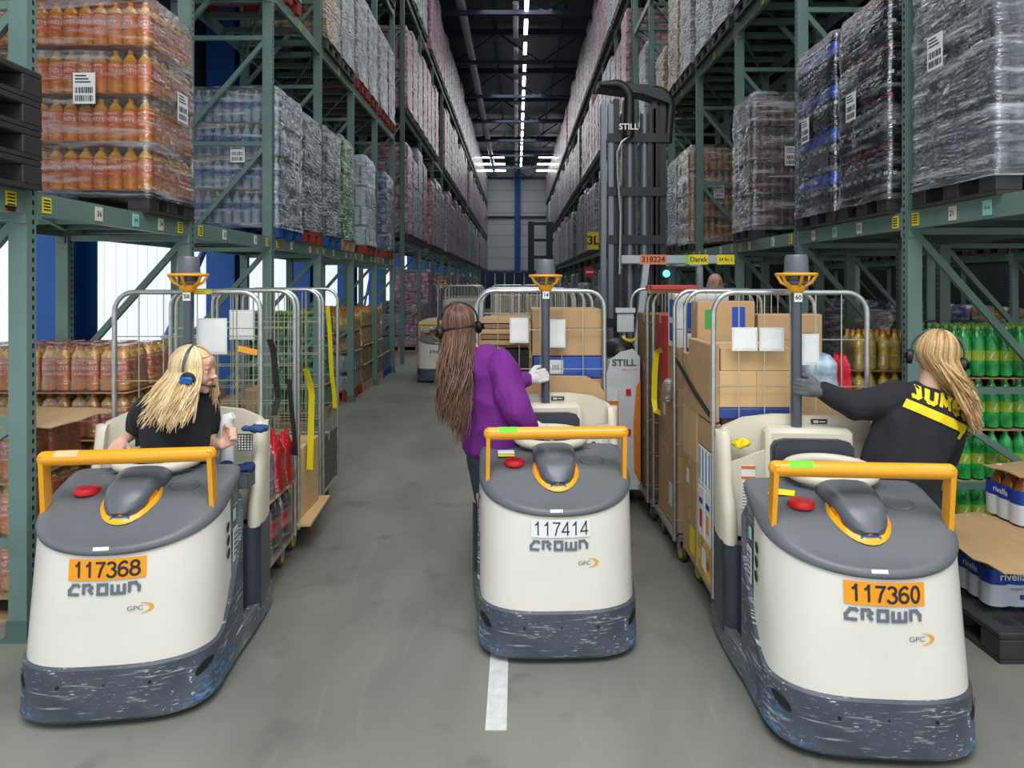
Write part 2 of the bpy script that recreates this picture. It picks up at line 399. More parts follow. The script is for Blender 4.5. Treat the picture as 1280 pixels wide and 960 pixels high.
struct(MB().box(15.8, 16, -6, 62, 0, 13).build('wall_right', ribbed('right_wall_cladding', (96, 102, 106), 3, 1), smooth=0))
struct(MB().box(-9, 16, 60, 60.2, 0, 13).build('wall_back', ribbed('pale_end_wall_cladding', (196, 204, 208), 1.0, 2, .2, 0, (150, 160, 166), .35), smooth=0))
struct(MB().box(-9, 16, -3, 62, 12.6, 12.8).build('ceiling', ribbed('roof_deck', (82, 86, 90), 1.35, 1, .9, 0, (30, 32, 36)), smooth=0))
# steel columns along the left wall with knee braces
ys = [6.3+3.52*i for i in range(-2, 15)]
for i, y in enumerate(ys):
    t = thing('wall_column', 'blue steel column against the daylit ribbed left wall', 'column', (-4.2, y, 0), 0, 'blue columns along the left wall')
    t['kind'] = 'structure'
    b = MB(); b.box(-.2, .2, -.19, -.17, 0, 12.4); b.box(-.2, .2, .17, .19, 0, 12.4); b.box(-.012, .012, -.17, .17, 0, 12.4)
    b.build('column_profile', BLUE, t)
    if i in (3, 6): MB().bar((0, -.19, 2.85), (0, -1.75, 1.1), .04, .09).build('knee_brace', M('blue_brace_paint', (70, 116, 190), .5), t)
    b = MB(8)
    for z in (3.75, 4.0):
        for x in (-.1, .1): b.lathe([(.02, -.215), (.02, -.19)], (x, 0, z), axis='y', seg=8)
    b.build('bolt_plate', STEELD, t)
# the column on the end wall with a cross rail
struct(MB().box(-.18, .32, 59.6, 60, 0, 12.4).build('trim_1', BLUE, smooth=0))
struct(MB().box(-9, 16, 59.7, 59.95, 7.6, 7.75).box(-9, 16, 59.7, 59.95, 2.8, 2.95).build('trim_2', NAVY, smooth=0))
# roof trusses
for i in range(9):
    y = 18+5.2*i
    b = MB(6); b.box(-8, 15, y-.1, y+.1, 12.2, 12.45); b.box(-8, 15, y-.08, y+.08, 11.0, 11.14)
    x = -8.0; k = 0
    while x < 15:
        b.bar((x, y, 11.07 if k % 2 else 12.3), (x+1.8, y, 12.3 if k % 2 else 11.07), .07, .07); x += 1.8; k += 1
    o = b.build('roof_truss', NAVY, smooth=0); tag(o, 'dark blue lattice roof truss spanning above the aisle', 'truss', 'roof trusses above the aisle'); o['kind'] = 'structure'
for x in (-6.0, -3.4, -.9, 1.9, 4.5, 7.5):
    o = MB(6).box(x-.05, x+.05, 12, 60, 12.46, 12.6).build('roof_purlin', NAVY if x > -1 else M('rusty_pipe', (96, 62, 50), .7), smooth=0)
    tag(o, 'long thin purlin running under the roof deck', 'purlin', 'purlins under the roof'); o['kind'] = 'structure'
o = MB(20).tube([(-1.9, 14, 11.3), (-1.9, 59.5, 11.3)], .17, seg=20).build('air_duct', M('galvanised_duct', (168, 172, 176), .4, .5, .1, 4)); tag(o, 'long round silver duct under the roof left of the lamp line', 'duct')
# white cable trays, then the luminaires
for i in range(10):
    y = 14+4.4*i
    o = MB().box(-.14, .06, y, y+3.2, 11.2, 11.32, c=.02).build('cable_tray', M('tray_white', (200, 204, 210), .5)); tag(o, 'white cable tray length hanging beside the lamp line', 'tray', 'cable trays beside the lamp line')
    MB().box(-.05, -.03, y+1.55, y+1.57, 11.32, 12.46).build('hanger', STEELD, o)
LAMP = M('lit_lamp_diffuser', (255, 255, 252), .5, emit=9)
for i in range(19):
    y = 13+2.2*i
    t = thing('strip_light', 'lit white strip luminaire in the line along the aisle roof', 'light', (.33, y, 11.1), 0, 'strip lights along the aisle')
    MB().box(-.07, .07, 0, 1.35, .03, .09).build('housing', M('lamp_housing', (220, 222, 224), .4), t)
    MB().box(-.06, .06, .02, 1.33, 0, .03).build('diffuser', LAMP, t)
    MB(6).box(-.01, .01, .66, .68, .09, 1.36).build('hanger', STEELD, t)
for k, y in enumerate((50.5, 53.5, 56.5)):
    for x0, x1 in ((-2.9, -.9), (1.6, 3.2)):
        t = thing('cross_strip_light', 'lit strip luminaire set crosswise near the far end wall', 'light', (x0, y, 11.2), 0, 'crosswise strip lights at the far end')
        MB().box(0, x1-x0, -.07, .07, .03, .1).build('housing', MATS['lamp_housing'], t)
        MB().box(.03, x1-x0-.03, -.12, .12, -.04, .03).build('diffuser', LAMP, t)
        MB(6).box(.5, .52, -.01, .01, .1, 1.3).build('hanger', STEELD, t)
# painted dash on the floor
tag(MB().box(-.131, -.042, 2.812, 3.75, .0, .004).build('floor_marking', WHITEP, smooth=0), 'white painted dash on the concrete in front of the middle truck', 'floor marking')
# =====================================================================  racking
from mathutils import noise as mnoise
def upright_bm(h, slots):
    b = MB(); b.box(-.048, .048, -.035, -.031, 0, h, 0); b.box(-.048, -.044, -.031, .035, 0, h, 0); b.box(.044, .048, -.031, .035, 0, h, 0)
    b.box(-.03, .03, .028, .035, 0, h, 0)
    if slots:
        z = .06
        while z < h:
            for x in (-.0485, .0485): b.box(x-.0008, x+.0008, .004, .018, z, z+.024, 1)
            z += .05
    return b
UP_NEAR = upright_bm(9.4, True).mesh('upright', [GREEN, BLACK], 0)
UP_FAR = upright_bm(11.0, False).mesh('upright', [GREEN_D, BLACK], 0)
def frame_mesh(side, depth, h):
    b = MB(); z = .49; k = 0
    zs = [.49, 1.13, 2.2, 3.3, 4.4, 5.5, 6.6, 7.7, 8.8, 9.9, 10.9]
    zs = [z for z in zs if z < h]
    for z in zs[:3:1]: b.bar((0, 0, z), (side*depth, 0, z), .035, .045)
    for i in range(len(zs)-1):
        a, c = side*depth, 0
        b.bar((a, -.01, zs[i]), (c, -.01, zs[i+1]), .035, .045)
        if i > 2: b.bar((0, 0, zs[i]), (side*depth, 0, zs[i]), .035, .045)
    return b.mesh('brace', GREEN, 0)
DEP = .95
FR = {s: frame_mesh(s, DEP, 9.4) for s in (-1, 1)}; FRF = {s: frame_mesh(s, DEP, 11) for s in (-1, 1)}
FOOT = MB().box(-.08, .08, -.07, .07, 0, .008).box(-.055, .055, -.045, .045, .008, .1).mesh('foot_plate', GREEN_D, 0)
def rack_frame(side, x, y, label, group, near=True):
    t = thing('rack_stanchion', label, 'rack frame', (x, y, 0), 0, group)
    for dx in (0, side*DEP):
        u = obj('upright', UP_NEAR if near else UP_FAR, t, (dx, 0, 0))
        if near: obj('foot_plate', FOOT, t, (dx, 0, 0))
    obj('brace', (FR if near else FRF)[side], t)
    return t
_sh = {}
def rack_shelf(side, x, y, z, L, label, group, plates=True, bars=4):
    """front beam, rear beam and the support bars between them; z is the top of the beam"""
    k = (side, round(L, 3), bars)
    if k not in _sh:
        def beam(xx):
            b = MB(); b.box(xx-.022, xx+.022, .036, L-.036, -.12, 0)
            for yy in (.036, L-.046): b.box(xx-.03, xx+.03, yy, yy+.01, -.17, .03)
            return b
        b = MB()
        for i in range(bars):
            yy = L*(i+.5)/bars; b.box(min(0, side*DEP), max(0, side*DEP), yy-.025, yy+.025, -.075, -.005)
        g = MB(); g.bar((side*.05, .05, -.06), (side*(DEP-.05), L-.05, -.06), .03, .04)
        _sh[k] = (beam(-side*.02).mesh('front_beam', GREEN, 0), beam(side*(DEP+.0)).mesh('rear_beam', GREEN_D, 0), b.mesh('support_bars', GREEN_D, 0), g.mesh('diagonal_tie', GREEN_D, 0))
    t = thing('rack_shelf', label, 'rack shelf', (x, y, z), 0, group)
    f, r, s, g = _sh[k]
    o1 = obj('front_beam', f, t); obj('rear_beam', r, t); obj('support_bars', s, t); obj('diagonal_tie', g, t)
    return t
def beam_plate(shelf, side, y, txt, m, w=.07, h=.085, col=None, zoff=-.06):
    """little location plate on the aisle face of a beam"""
    b = MB(); fx = -side*.0425
    b.box(min(fx, fx-side*.004), max(fx, fx-side*.004), y-w/2, y+w/2, zoff-h/2, zoff+h/2, 0)
    # text reads from the aisle
    sgn = 1 if side > 0 else -1
    def fn(u, v, d): return (fx-side*.0052, y-sgn*u, zoff+v)
    size = min(.05, w*.9/max(1, len(txt)*.58))
    if txt == '#':
        for k in range(4): b.box(min(fx-side*.0052, fx-side*.005), max(fx-side*.0052, fx-side*.005), y-w*.38, y+w*.38, zoff+h*(.32-.2*k)-.004, zoff+h*(.32-.2*k)+.004, 1)
    else: b.text(txt, size, fn, 1, bold=.01)
    return b.build('location_plate', [m, INK], shelf, 0)
XL, XR = -2.587, 2.66
YL0, PL = 3.558, 1.76
YR0, PR = 4.577, 1.775
LEVN = (2.33, 4.93, 7.5)
TAGW = M('location_tag_white', (226, 220, 206), .6)
for k in range(-1, 7):
    rack_frame(-1, XL, YL0+PL*k, 'green slotted upright frame with braces in the left rack by the blue columns', 'left rack frames, near section')
    rack_frame(1, XR, YR0+PR*k, 'green slotted upright frame with braces in the right rack', 'right rack frames, near section')
for side, x, y0, p, nm in ((-1, XL, YL0, PL, 'left'), (1, XR, YR0, PR, 'right')):
    for k in range(-1, 6):
        for li, z in enumerate(LEVN):
            if li == 2 and k < 2: continue
            s = rack_shelf(side, x, y0+p*k, z, p, 'green %s rack shelf of two beams and cross bars, %s' % (nm, ('first level above the floor', 'second level above the floor', 'third level above the floor')[li]),
                           '%s rack shelves, %s level' % (nm, ('first', 'second', 'third')[li]))
            if li == 0:
                if (side, k) == (-1, 0):
                    for yy, tx, m_ in ((.12, '#', YLAB), (.58, '36', TAGW), (.98, 'H', CYANL), (1.30, '34', TAGW), (1.58, '#', YLAB)): beam_plate(s, side, yy, tx, m_)
                elif (side, k) == (-1, -1): beam_plate(s, side, 1.62, '#', YLAB); beam_plate(s, side, 1.62, '#', M('red_label', (190, 30, 34), .6), h=.03, zoff=-.105)
                elif (side, k) == (1, -1):
                    for yy, tx, m_ in ((1.66, '#', YLAB), (1.28, '21', TAGW), (.98, '16-4', CYANL)): beam_plate(s, side, yy, tx, m_)
                elif (side, k) == (1, 0):
                    for yy, tx, m_ in ((.12, '#', YLAB), (.62, '22', TAGW), (1.02, '10', CYANL), (1.42, '24', TAGW)): beam_plate(s, side, yy, tx, m_)
                else:
                    for yy, tx, m_ in ((.15, '#', YLAB), (.6, '%d' % (30+2*k), TAGW), (1.3, '%d' % (31+2*k), TAGW), (1.62, '#', YLAB)): beam_plate(s, side, yy, tx, m_)
            elif li == 1 and k < 5: beam_plate(s, side, .9, '#', YLAB)
# far section
LEVF = (2.85, 5.75, 8.65); YF0, PF, NF = 15.6, 2.72, 16
for side, x, nm in ((-1, XL-.04, 'left'), (1, XR+.02, 'right')):
    for k in range(NF+1): rack_frame(side, x, YF0+PF*k, 'tall green upright frame in the far part of the %s rack' % nm, '%s rack frames, far section' % nm, False)
    for k in range(NF):
        for z in LEVF: rack_shelf(side, x, YF0+PF*k, z, PF, 'green shelf in the far part of the %s rack' % nm, '%s rack shelves, far section' % nm, False, 3)
# second rack row behind the right one and the next one across the other aisle
for k in range(-1, 6):
    rack_frame(1, 3.98, YR0+PR*k, 'green upright frame in the rack row behind the right rack', 'frames of the row behind the right rack')
    if k < 5:
        for z in LEVN[:2]: rack_shelf(1, 3.98, YR0+PR*k, z, PR, 'green shelf in the rack row behind the right rack', 'shelves of the row behind the right rack')
for k in range(0, 6):
    rack_frame(1, 8.0, 5.5+2.72*k, 'green upright frame across the next aisle', 'frames across the next aisle')
    if k < 5:
        for z in LEVN[:2]: rack_shelf(1, 8.0, 5.5+2.72*k, z, 2.72, 'green shelf across the next aisle', 'shelves across the next aisle', False)
# =====================================================================  bottles
def prof_mesh(name, prof, mats, mis, seg=12): return MB().lathe(prof, mis=mis, seg=seg).mesh(name, mats, 50)
OJ = bottle_mat('orange_drink', (244, 146, 10), .15, .25); OJY = bottle_mat('yellow_shoulder', (244, 178, 30), .15, .3)
OCAP = M('orange_cap', (232, 140, 70), .4); LABW = M('white_red_label', (232, 122, 48), .5, 0, .12, 40)
LRED = M('red_label_print', (206, 44, 26), .5)
def bottle(name, h, r, body, label, cap, lz=(.35, .62), shoulder=.72, waist=0, mats=None, seg=12, text=None, tmat=None):
    b = MB(); s = shoulder*h
    pr = [(r*.6, 0), (r*.92, .008), (r, .03), (r, lz[0]*h), (r*1.005, lz[0]*h), (r*1.005, lz[1]*h), (r, lz[1]*h), (r*(1-waist), (lz[1]+shoulder)/2*h), (r*.98, s), (r*.7, s+(h-s)*.38), (r*.36, s+(h-s)*.66), (r*.3, h-.026), (r*.33, h-.024), (r*.33, h), (0.001, h)]
    mi = [0, 0, 0, 0, 1, 0, 0, 0, 3, 3, 3, 2, 2, 2]
    b.lathe(pr, mis=mi, seg=seg)
    ms = [body, label, cap, mats or body]
    if text:
        ms.append(tmat or INK)
        for a0 in (-PI/2, PI/2):
            for (tx, sz, zz) in text:
                vs, fs = text_mesh(tx, 'CENTER', .02)
                b.add([((r*1.012)*math.cos(a0+x*sz/r), (r*1.012)*math.sin(a0+x*sz/r), zz*h+y*sz) for x, y, z in vs], fs, 4)
    return b.mesh(name, ms, 50)
B_OJ = bottle('juice_bottle', .30, .049, OJ, LABW, OCAP, (.30, .68), .74, .12, OJY, 12, [('ULTIMATE', .02, .63), ('TASTE', .036, .51), ('multifruit', .012, .38)], WHITE)
GR7 = bottle_mat('green_soda_glass', (48, 172, 84), .06, .5); L7 = M('seven_label', (168, 196, 60), .5, 0, .1, 30); C7 = M('pale_green_cap', (176, 222, 120), .45)
B_7 = bottle('soda_bottle', .345, .045, GR7, L7, C7, (.32, .52), .70, .03, None, 14, [('7', .062, .42)], WHITE)
def red_dot(): pass
COLA = bottle_mat('cola_dark', (30, 26, 30), .1, .2); CBL = M('cola_blue_label', (30, 104, 226), .4, 0, .05); CBC = M('blue_cap', (40, 84, 180), .4); CRC = M('red_cap', (200, 40, 44), .4)
CBK = M('cola_black_label', (34, 36, 44), .35)
def cola(name, lab, cap):
    h, r = .345, .0455; b = MB()
    pr = [(r*.6, 0), (r*.95, .01), (r, .04), (r*.92, .1), (r*.9, .16), (r, .175), (r*1.004, .175), (r*1.004, .275), (r*.99, .275), (r*.85, .29), (r*.38, .318), (r*.32, .322), (r*.34, .345), (.001, .345)]
    b.lathe(pr, mis=[0, 0, 0, 0, 0, 1, 1, 0, 0, 0, 2, 2, 2], seg=14)
    for a0 in (-PI/2, PI, 0):
        for (c0, c1, mi) in ((0, PI, 3), (PI, 2*PI, 4)):
            pts = [(.022*math.cos(c0+(c1-c0)*i/8)*.95, .022*math.sin(c0+(c1-c0)*i/8)) for i in range(9)]
            b.add([(r*1.02*math.cos(a0+x/r), r*1.02*math.sin(a0+x/r), .225+y) for x, y in pts], [tuple(range(9))], mi)
        pts = [(-.021, -.004), (0, -.001), (.021, .006), (.021, .001), (0, -.006), (-.021, -.008)]
        b.add([(r*1.03*math.cos(a0+x/r), r*1.03*math.sin(a0+x/r), .225+y) for x, y in pts], [tuple(range(6))], 5)
        b.add([(r*.97*math.cos(a0+x/r), r*.97*math.sin(a0+x/r), y) for x, y in ((-.018, .12), (.018, .12), (.018, .145), (-.018, .145))], [(0, 1, 2, 3)], 5)
    return b.mesh(name, [COLA, lab, cap, RED, BLUEP, WHITE], 50)
B_CB = cola('cola_bottle', CBL, CBC); B_CR = cola('cola_bottle', CBK, CRC)
CLEAR = bottle_mat('clear_water_plastic', (150, 172, 196), .08, .2); B_W = bottle('water_bottle', .34, .045, CLEAR, M('water_label', (60, 92, 150), .4, 0, .3, 30), M('water_cap', (206, 200, 120), .4), (.40, .62), .72)
GREYB = bottle_mat('grey_blue_plastic', (92, 100, 116), .1, .35); B_G = bottle('water_bottle', .38, .046, GREYB, M('slate_label', (60, 66, 92), .4, 0, .4, 30), M('slate_cap', (70, 76, 92), .4), (.3, .66), .72)
TEA = bottle_mat('brown_tea', (104, 58, 44), .1, .3); B_T = bottle('tea_bottle', .345, .045, TEA, M('tea_label', (108, 62, 74), .4, 0, .2, 30), M('tea_cap', (120, 60, 40), .4), (.14, .30), .70)
AMBD = bottle_mat('amber_drink', (190, 130, 32), .1, .35); B_Y = bottle('amber_bottle', .33, .045, AMBD, M('amber_label', (176, 120, 60), .4, 0, .2, 30), M('yellow_cap', (206, 170, 30), .4), (.25, .5), .70)

# =====================================================================  pallets
def pallet_mb(plastic, L=1.15, W=.8):
    """footprint L along X, W along Y, origin at the -X -Y corner on the ground"""
    b = MB(); h = .15
    if plastic:
        b.box(0, L, 0, W, .115, h, c=.006)
        for i in range(10):
            for j in range(5):
                b.box(.06+(L-.12)*(i+.15)/10, .06+(L-.12)*(i+.8)/10, .05+(W-.1)*(j+.2)/5, .05+(W-.1)*(j+.8)/5, h, h+.001, 1)
    else:
        n = 5
        for i in range(n): y = (W-.12)*i/(n-1); b.box(0, L, y, y+.12, .128, h)
        for x in (0, L/2-.07, L-.14): b.box(x, x+.14, 0, W, .108, .128)
    for x in (0, L/2-.07, L-.145):
        for y in (0, W/2-.07, W-.14): b.box(x, x+.145, y, y+.14, .022, .115, c=.004)
    for x in ((0, L/2-.07, L-.145) if plastic else ()): b.box(x, x+.145, 0, W, 0, .022)
    if not plastic:
        for y in (0, W/2-.07, W-.14): b.box(0, L, y, y+.1, 0, .022)
    return b
PAL = {'black': (pallet_mb(True), [BLACKP, BLACK]), 'wood': (pallet_mb(False), [WOOD]), 'red': (pallet_mb(False), [REDW]), 'blue': (pallet_mb(False), [BLUEW])}
PALM = {k: v[0].mesh('pallet', v[1], 0) for k, v in PAL.items()}
def pallet(kind, x, y, z, label, group=None):
    o = obj('pallet', PALM[kind], None, (x, y, z)); return tag(o, label, 'pallet', group)

# =====================================================================  wrapped loads
def film_shell(x0, x1, y0, y1, z0, z1, lh, seed, amp=.012, res=.05, top=True):
    """rounded, pinched and wrinkled wrap around a load"""
    b = MB(); rc = .05; per = []
    def line(a, c, n): return [(a[0]+(c[0]-a[0])*i/n, a[1]+(c[1]-a[1])*i/n) for i in range(n)]
    nx = max(3, int((x1-x0-2*rc)/res)); ny = max(3, int((y1-y0-2*rc)/res))
    cs = [((x1-rc, y0+rc), -PI/2), ((x1-rc, y1-rc), 0), ((x0+rc, y1-rc), PI/2), ((x0+rc, y0+rc), PI)]
    per += line((x0+rc, y0), (x1-rc, y0), nx)
    per += [(cs[0][0][0]+rc*math.cos(-PI/2+PI/2*i/4), cs[0][0][1]+rc*math.sin(-PI/2+PI/2*i/4)) for i in range(4)]
    per += line((x1, y0+rc), (x1, y1-rc), ny)
    per += [(cs[1][0][0]+rc*math.cos(PI/2*i/4), cs[1][0][1]+rc*math.sin(PI/2*i/4)) for i in range(4)]
    per += line((x1-rc, y1), (x0+rc, y1), nx)
    per += [(cs[2][0][0]+rc*math.cos(PI/2+PI/2*i/4), cs[2][0][1]+rc*math.sin(PI/2+PI/2*i/4)) for i in range(4)]
    per += line((x0, y1-rc), (x0, y0+rc), ny)
    per += [(cs[3][0][0]+rc*math.cos(PI+PI/2*i/4), cs[3][0][1]+rc*math.sin(PI+PI/2*i/4)) for i in range(4)]
    cx, cy = (x0+x1)/2, (y0+y1)/2
    nz = max(6, int((z1-z0)/res)); rings = []
    for k in range(nz+1):
        z = z0+(z1-z0)*k/nz; ring = []
        pinch = -.012*(1-abs(math.sin(PI*(z-z0)/lh)))**3
        for (x, y) in per:
            d = Vector((x-cx, y-cy, 0)).normalized()
            n = mnoise.noise(Vector((x*5+seed, y*5, z*9)))*amp+mnoise.noise(Vector((x*16, y*16+seed, z*22)))*amp*.5
            if k < 2: n += .012*(2-k)
            q = n+pinch
            if k == nz: q -= .03
            ring.append((x+d.x*q, y+d.y*q, z+(-.0 if k < nz else .012)+(mnoise.noise(Vector((x*9, y*9, seed)))*.012 if k > nz-2 else 0)))
        rings.append(ring)
    if top:
        for s in (.6, .2): rings.append([(cx+(x-cx)*s, cy+(y-cy)*s, z1+.014+mnoise.noise(Vector((x*8*s, y*8*s, seed)))*.01) for x, y in per])
    b.loft(rings, cap0=False, cap1=top); return b
def sheet_label(p, n, w, h, m=None):
    """white printed label; p centre, n outward normal ('-y', '+x' or '-x')"""
    b = MB(); x, y, z = p
    def q(u, v, d):
        if n == '-y': return (x+u, y-d, z+v)
        if n == '+x': return (x+d, y+u, z+v)
        return (x-d, y-u, z+v)
    def plate(u0, u1, v0, v1, d, mi):
        b.add([q(u0, v0, d), q(u1, v0, d), q(u1, v1, d), q(u0, v1, d), q(u0, v0, 0), q(u1, v0, 0), q(u1, v1, 0), q(u0, v1, 0)], [(0, 1, 2, 3), (4, 0, 3, 7), (1, 5, 6, 2), (3, 2, 6, 7), (0, 4, 5, 1)], mi)
    plate(-w/2, w/2, -h/2, h/2, .002, 0)
    for k in range(3): plate(-w*.4, w*(.1+.1*k), h*(.40-.1*k)-.005, h*(.40-.1*k)+.004, .003, 1)
    for row in range(2):
        u = -w*.4
        while u < w*.4:
            ww = rnd.choice((.003, .006, .009)); plate(u, u+ww, -h*.42+row*h*.26, -h*.42+row*h*.26+h*.19, .003, 1); u += ww+rnd.choice((.004, .007))
    return b, [m or WHITE, INK]
def wrapped_bottles(label, side, xf, y0, y1, z0, nl, lh, bm, bh, film=None, pal='black', depth=1.1, pitch=.095, core=None, lab=True, seed=0, yaw=None, name='bottle', film_amp=.012, tray=None):
    """pallet of bottles in stretch wrap; xf = aisle face, y0 = face nearest the camera; bottles of the two visible faces are parts"""
    t = thing('wrapped_pallet_load', label, 'wrapped pallet', (0, 0, 0))
    xa, xb = (xf, xf+depth) if side > 0 else (xf-depth, xf)
    W = y1-y0; pb = pallet_mb(pal == 'black', depth, W)
    p = pb.build('pallet', PAL[pal][1], t, 0, (xa, y0, z0))
    zb = z0+.15; nx = int(depth/pitch); ny = int(W/pitch); px = depth/nx; py = W/ny
    r2 = random.Random(seed)
    for l in range(nl):
        z = zb+.004+l*lh
        for i in range(nx):
            obj(name, bm, t, (xa+px*(i+.5), y0+py*.5, z), (0, 0, r2.uniform(-.5, .5) if yaw is None else yaw))
        for j in range(1, ny):
            x = xa+px*.5 if side > 0 else xb-px*.5
            a = (-PI/2 if side > 0 else PI/2)+r2.uniform(-.5, .5)
            obj(name, bm, t, (x, y0+py*(j+.5), z), (0, 0, a))
    # the rest of the bottles, that only show as a mass between the outer ones
    b = MB()
    for l in range(nl):
        z = zb+.004+l*lh; e = .055
        b.box(xa+px+(.0 if side > 0 else -px), xb-(px if side < 0 else 0), y0+py, y1, z, z+bh*.72)
        if l == nl-1:
            for i in range(nx):
                for j in range(1, ny):
                    if (i == (0 if side > 0 else nx-1)): continue
                    b.lathe([(.03, z+bh*.7), (.014, z+bh*.85), (.014, z+bh)], (xa+px*(i+.5), y0+py*(j+.5), 0), seg=6)
        if tray: b.box(xa, xb, y0, y1, z-.004, z, 1)
    o = b.build('inner_bottles', [core or BLACK, SHEET], t); o['kind'] = 'stuff'
    film_shell(xa-.012, xb+.012, y0-.012, y1+.012, z0+.10, zb+nl*lh+.01, lh, seed*3.1, film_amp).build('stretch_wrap', film or FILM, t, 70)
    if lab:
        for (pt, n) in (((xb-.42 if side < 0 else xa+.42, y0-.03, zb+nl*lh*.52), '-y'), ((xf-side*.032, y0+W*.62, zb+nl*lh*.5), '-x' if side > 0 else '+x')):
            lb, ms = sheet_label(pt, n, .15, .21); lb.build('barcode_label', ms, t, 0)
    return t
FK = {}
def far_mesh(kind, W=.8, depth=1.1, H=2.0, rows=.3):
    key = (kind, round(W, 2), round(H, 2))
    if key in FK: return FK[key]
    m = {'pink': lambda: wrapped_far('wrap_pink', (150, 66, 98), (178, 112, 140), .29, .22),
         'white': lambda: wrapped_far('wrap_white', (136, 140, 148), (92, 98, 110), .3, .4),
         'brown': lambda: wrapped_far('wrap_brown', (84, 52, 54), (112, 66, 76), .33, .2),
         'grey': lambda: wrapped_far('wrap_grey', (64, 70, 82), (96, 104, 116), .36, .28),
         'blue': lambda: wrapped_far('wrap_blue', (44, 62, 108), (78, 96, 134), .33, .25),
         'ice': lambda: wrapped_far('wrap_ice', (150, 178, 196), (188, 206, 214), .33, .5),
         'green': lambda: wrapped_far('wrap_green', (30, 110, 56), (58, 140, 74), .33, .2),
         'amber': lambda: wrapped_far('wrap_amber', (140, 104, 36), (160, 124, 52), .33, .2)}[kind]
    mt = m.__func__() if hasattr(m, '__func__') else (MATS.get('wrap_'+kind) or m())
    b = film_shell(0, depth, 0, W, 0, H, H/max(1, round(H/.36)), len(FK)*2.3, .018, .07)
    FK[key] = b.mesh('wrapped_packs', mt, 70); return FK[key]
_fp = {}
def far_load(kind, side, xf, y0, W, z0, H, label, group, pal='black', lab=False, depth=1.1):
    t = thing('wrapped_pallet_load', label, 'wrapped pallet', (xf if side > 0 else xf-depth, y0, z0), 0, group)
    if (pal, W) not in _fp: _fp[(pal, W)] = pallet_mb(pal == 'black', depth, W).mesh('pallet', PAL[pal][1], 0)
    obj('pallet', _fp[(pal, W)], t); obj('wrapped_packs', far_mesh(kind, W, depth, H), t, (0, 0, .15))
    if lab:
        for pt, n in (((depth*.6, -.028, .15+H*.45), '-y'), ((-.03 if side > 0 else depth+.03, W*.6, .15+H*.5), '-x' if side > 0 else '+x')):
            lb, ms = sheet_label(pt, n, .15, .2); lb.build('barcode_label', ms, t, 0)
    return t
z1, z2 = LEVN[0], LEVN[1]
# left, first level
wrapped_bottles('stretch-wrapped pallet of orange juice bottles on the left rack, beside the black pallet stack', -1, -2.5, 4.62, 5.27, z1, 4, .33, B_OJ, .30, FILM, 'black', 1.12, .1, OJ, seed=1, tray=1)
wrapped_bottles('wrapped pallet of clear blue-labelled water bottles standing on a blue pallet, left rack', -1, -2.5, 7.14, 7.92, z1, 4, .355, B_W, .34, FILM_W, 'blue', 1.12, .1, CLEAR, seed=2, tray=1)
far_load('grey', -1, -2.5, 7.98, .76, z1, 1.4, 'grey wrapped pallet load just behind the clear water bottles on the left rack', None, 'red')
far_load('grey', -1, -2.5, 8.92, .76, z1, 1.45, 'dark grey wrapped load in front of the green one on the left rack', None, 'blue')
far_load('green', -1, -2.5, 9.75, .76, z1, 1.5, 'bright green wrapped pallet load on the left rack', None, 'wood')
far_load('ice', -1, -2.5, 11.3, .8, z1, 1.5, 'pale ice-blue wrapped load with a white label on a red pallet, left rack', None, 'red', True)
far_load('blue', -1, -2.5, 13.0, .8, z1, 1.5, 'dark blue wrapped load at the end of the near left rack', None, 'red')
# left, second level
far_load('grey', -1, -2.5, 7.14, .76, z2, 1.6, 'grey wrapped load on a red pallet, high on the left rack nearest the camera', None, 'red')
far_load('amber', -1, -2.5, 8.92, .76, z2, 1.7, 'amber wrapped load seen front-on high on the left rack', None, 'black')
far_load('white', -1, -2.5, 9.75, .76, z2, 1.75, 'crinkled silver wrapped load right behind the amber one, high on the left', None, 'black')
for i, (y, k) in enumerate(((10.68, 'white'), (11.5, 'white'), (12.44, 'white'), (13.26, 'grey'))):
    far_load(k, -1, -2.5, y, .76, z2, 1.5, 'silver-grey wrapped pallet high on the near left rack, past the amber load', 'silver wrapped pallets high on the left', 'red')
for i, y in enumerate((9.7, 10.68, 11.5, 12.44, 13.26)):
    far_load('white', -1, -2.5, y, .76, LEVN[2], 1.7, 'wrapped pallet on the third level of the near left rack', 'wrapped pallets on the third level, left', 'black')
# right, first level
wrapped_bottles('wrapped pallet of slate-blue bottles, the one at the right edge of the picture', 1, 2.58, 3.66, 4.44, z1, 4, .39, B_G, .38, FILM_W, 'black', 1.1, .096, GREYB, seed=5, film_amp=.02)
wrapped_bottles('wrapped pallet of dark cola bottles with red and blue round emblems and red caps', 1, 2.56, 4.70, 5.42, z1, 4, .352, B_CR, .345, FILM_C, 'black', 1.1, .095, BLACK, seed=6)
wrapped_bottles('wrapped pallet of cola bottles with bright blue label bands', 1, 2.56, 5.50, 6.24, z1, 4, .352, B_CB, .345, FILM_C, 'black', 1.1, .095, BLACK, seed=7)
wrapped_bottles('wrapped pallet of brown-red iced tea bottles with one white label, right rack', 1, 2.56, 7.40, 8.06, z1, 4, .36, B_T, .345, FILM_W, 'black', 1.1, .095, TEA, seed=8, tray=None)
wrapped_bottles('wrapped pallet of amber drink bottles beside the forklift mast', 1, 2.56, 10.05, 10.78, z1, 4, .35, B_Y, .33, FILM_W, 'black', 1.1, .1, AMBD, seed=9, tray=1)
far_load('white', 1, 2.56, 10.84, .76, z1, 1.4, 'silver wrapped load squeezed behind the amber drinks, right rack', None, 'black')
far_load('green', 1, 2.56, 11.8, .76, z1, 1.5, 'green wrapped load showing just past the forklift mast', None, 'black')
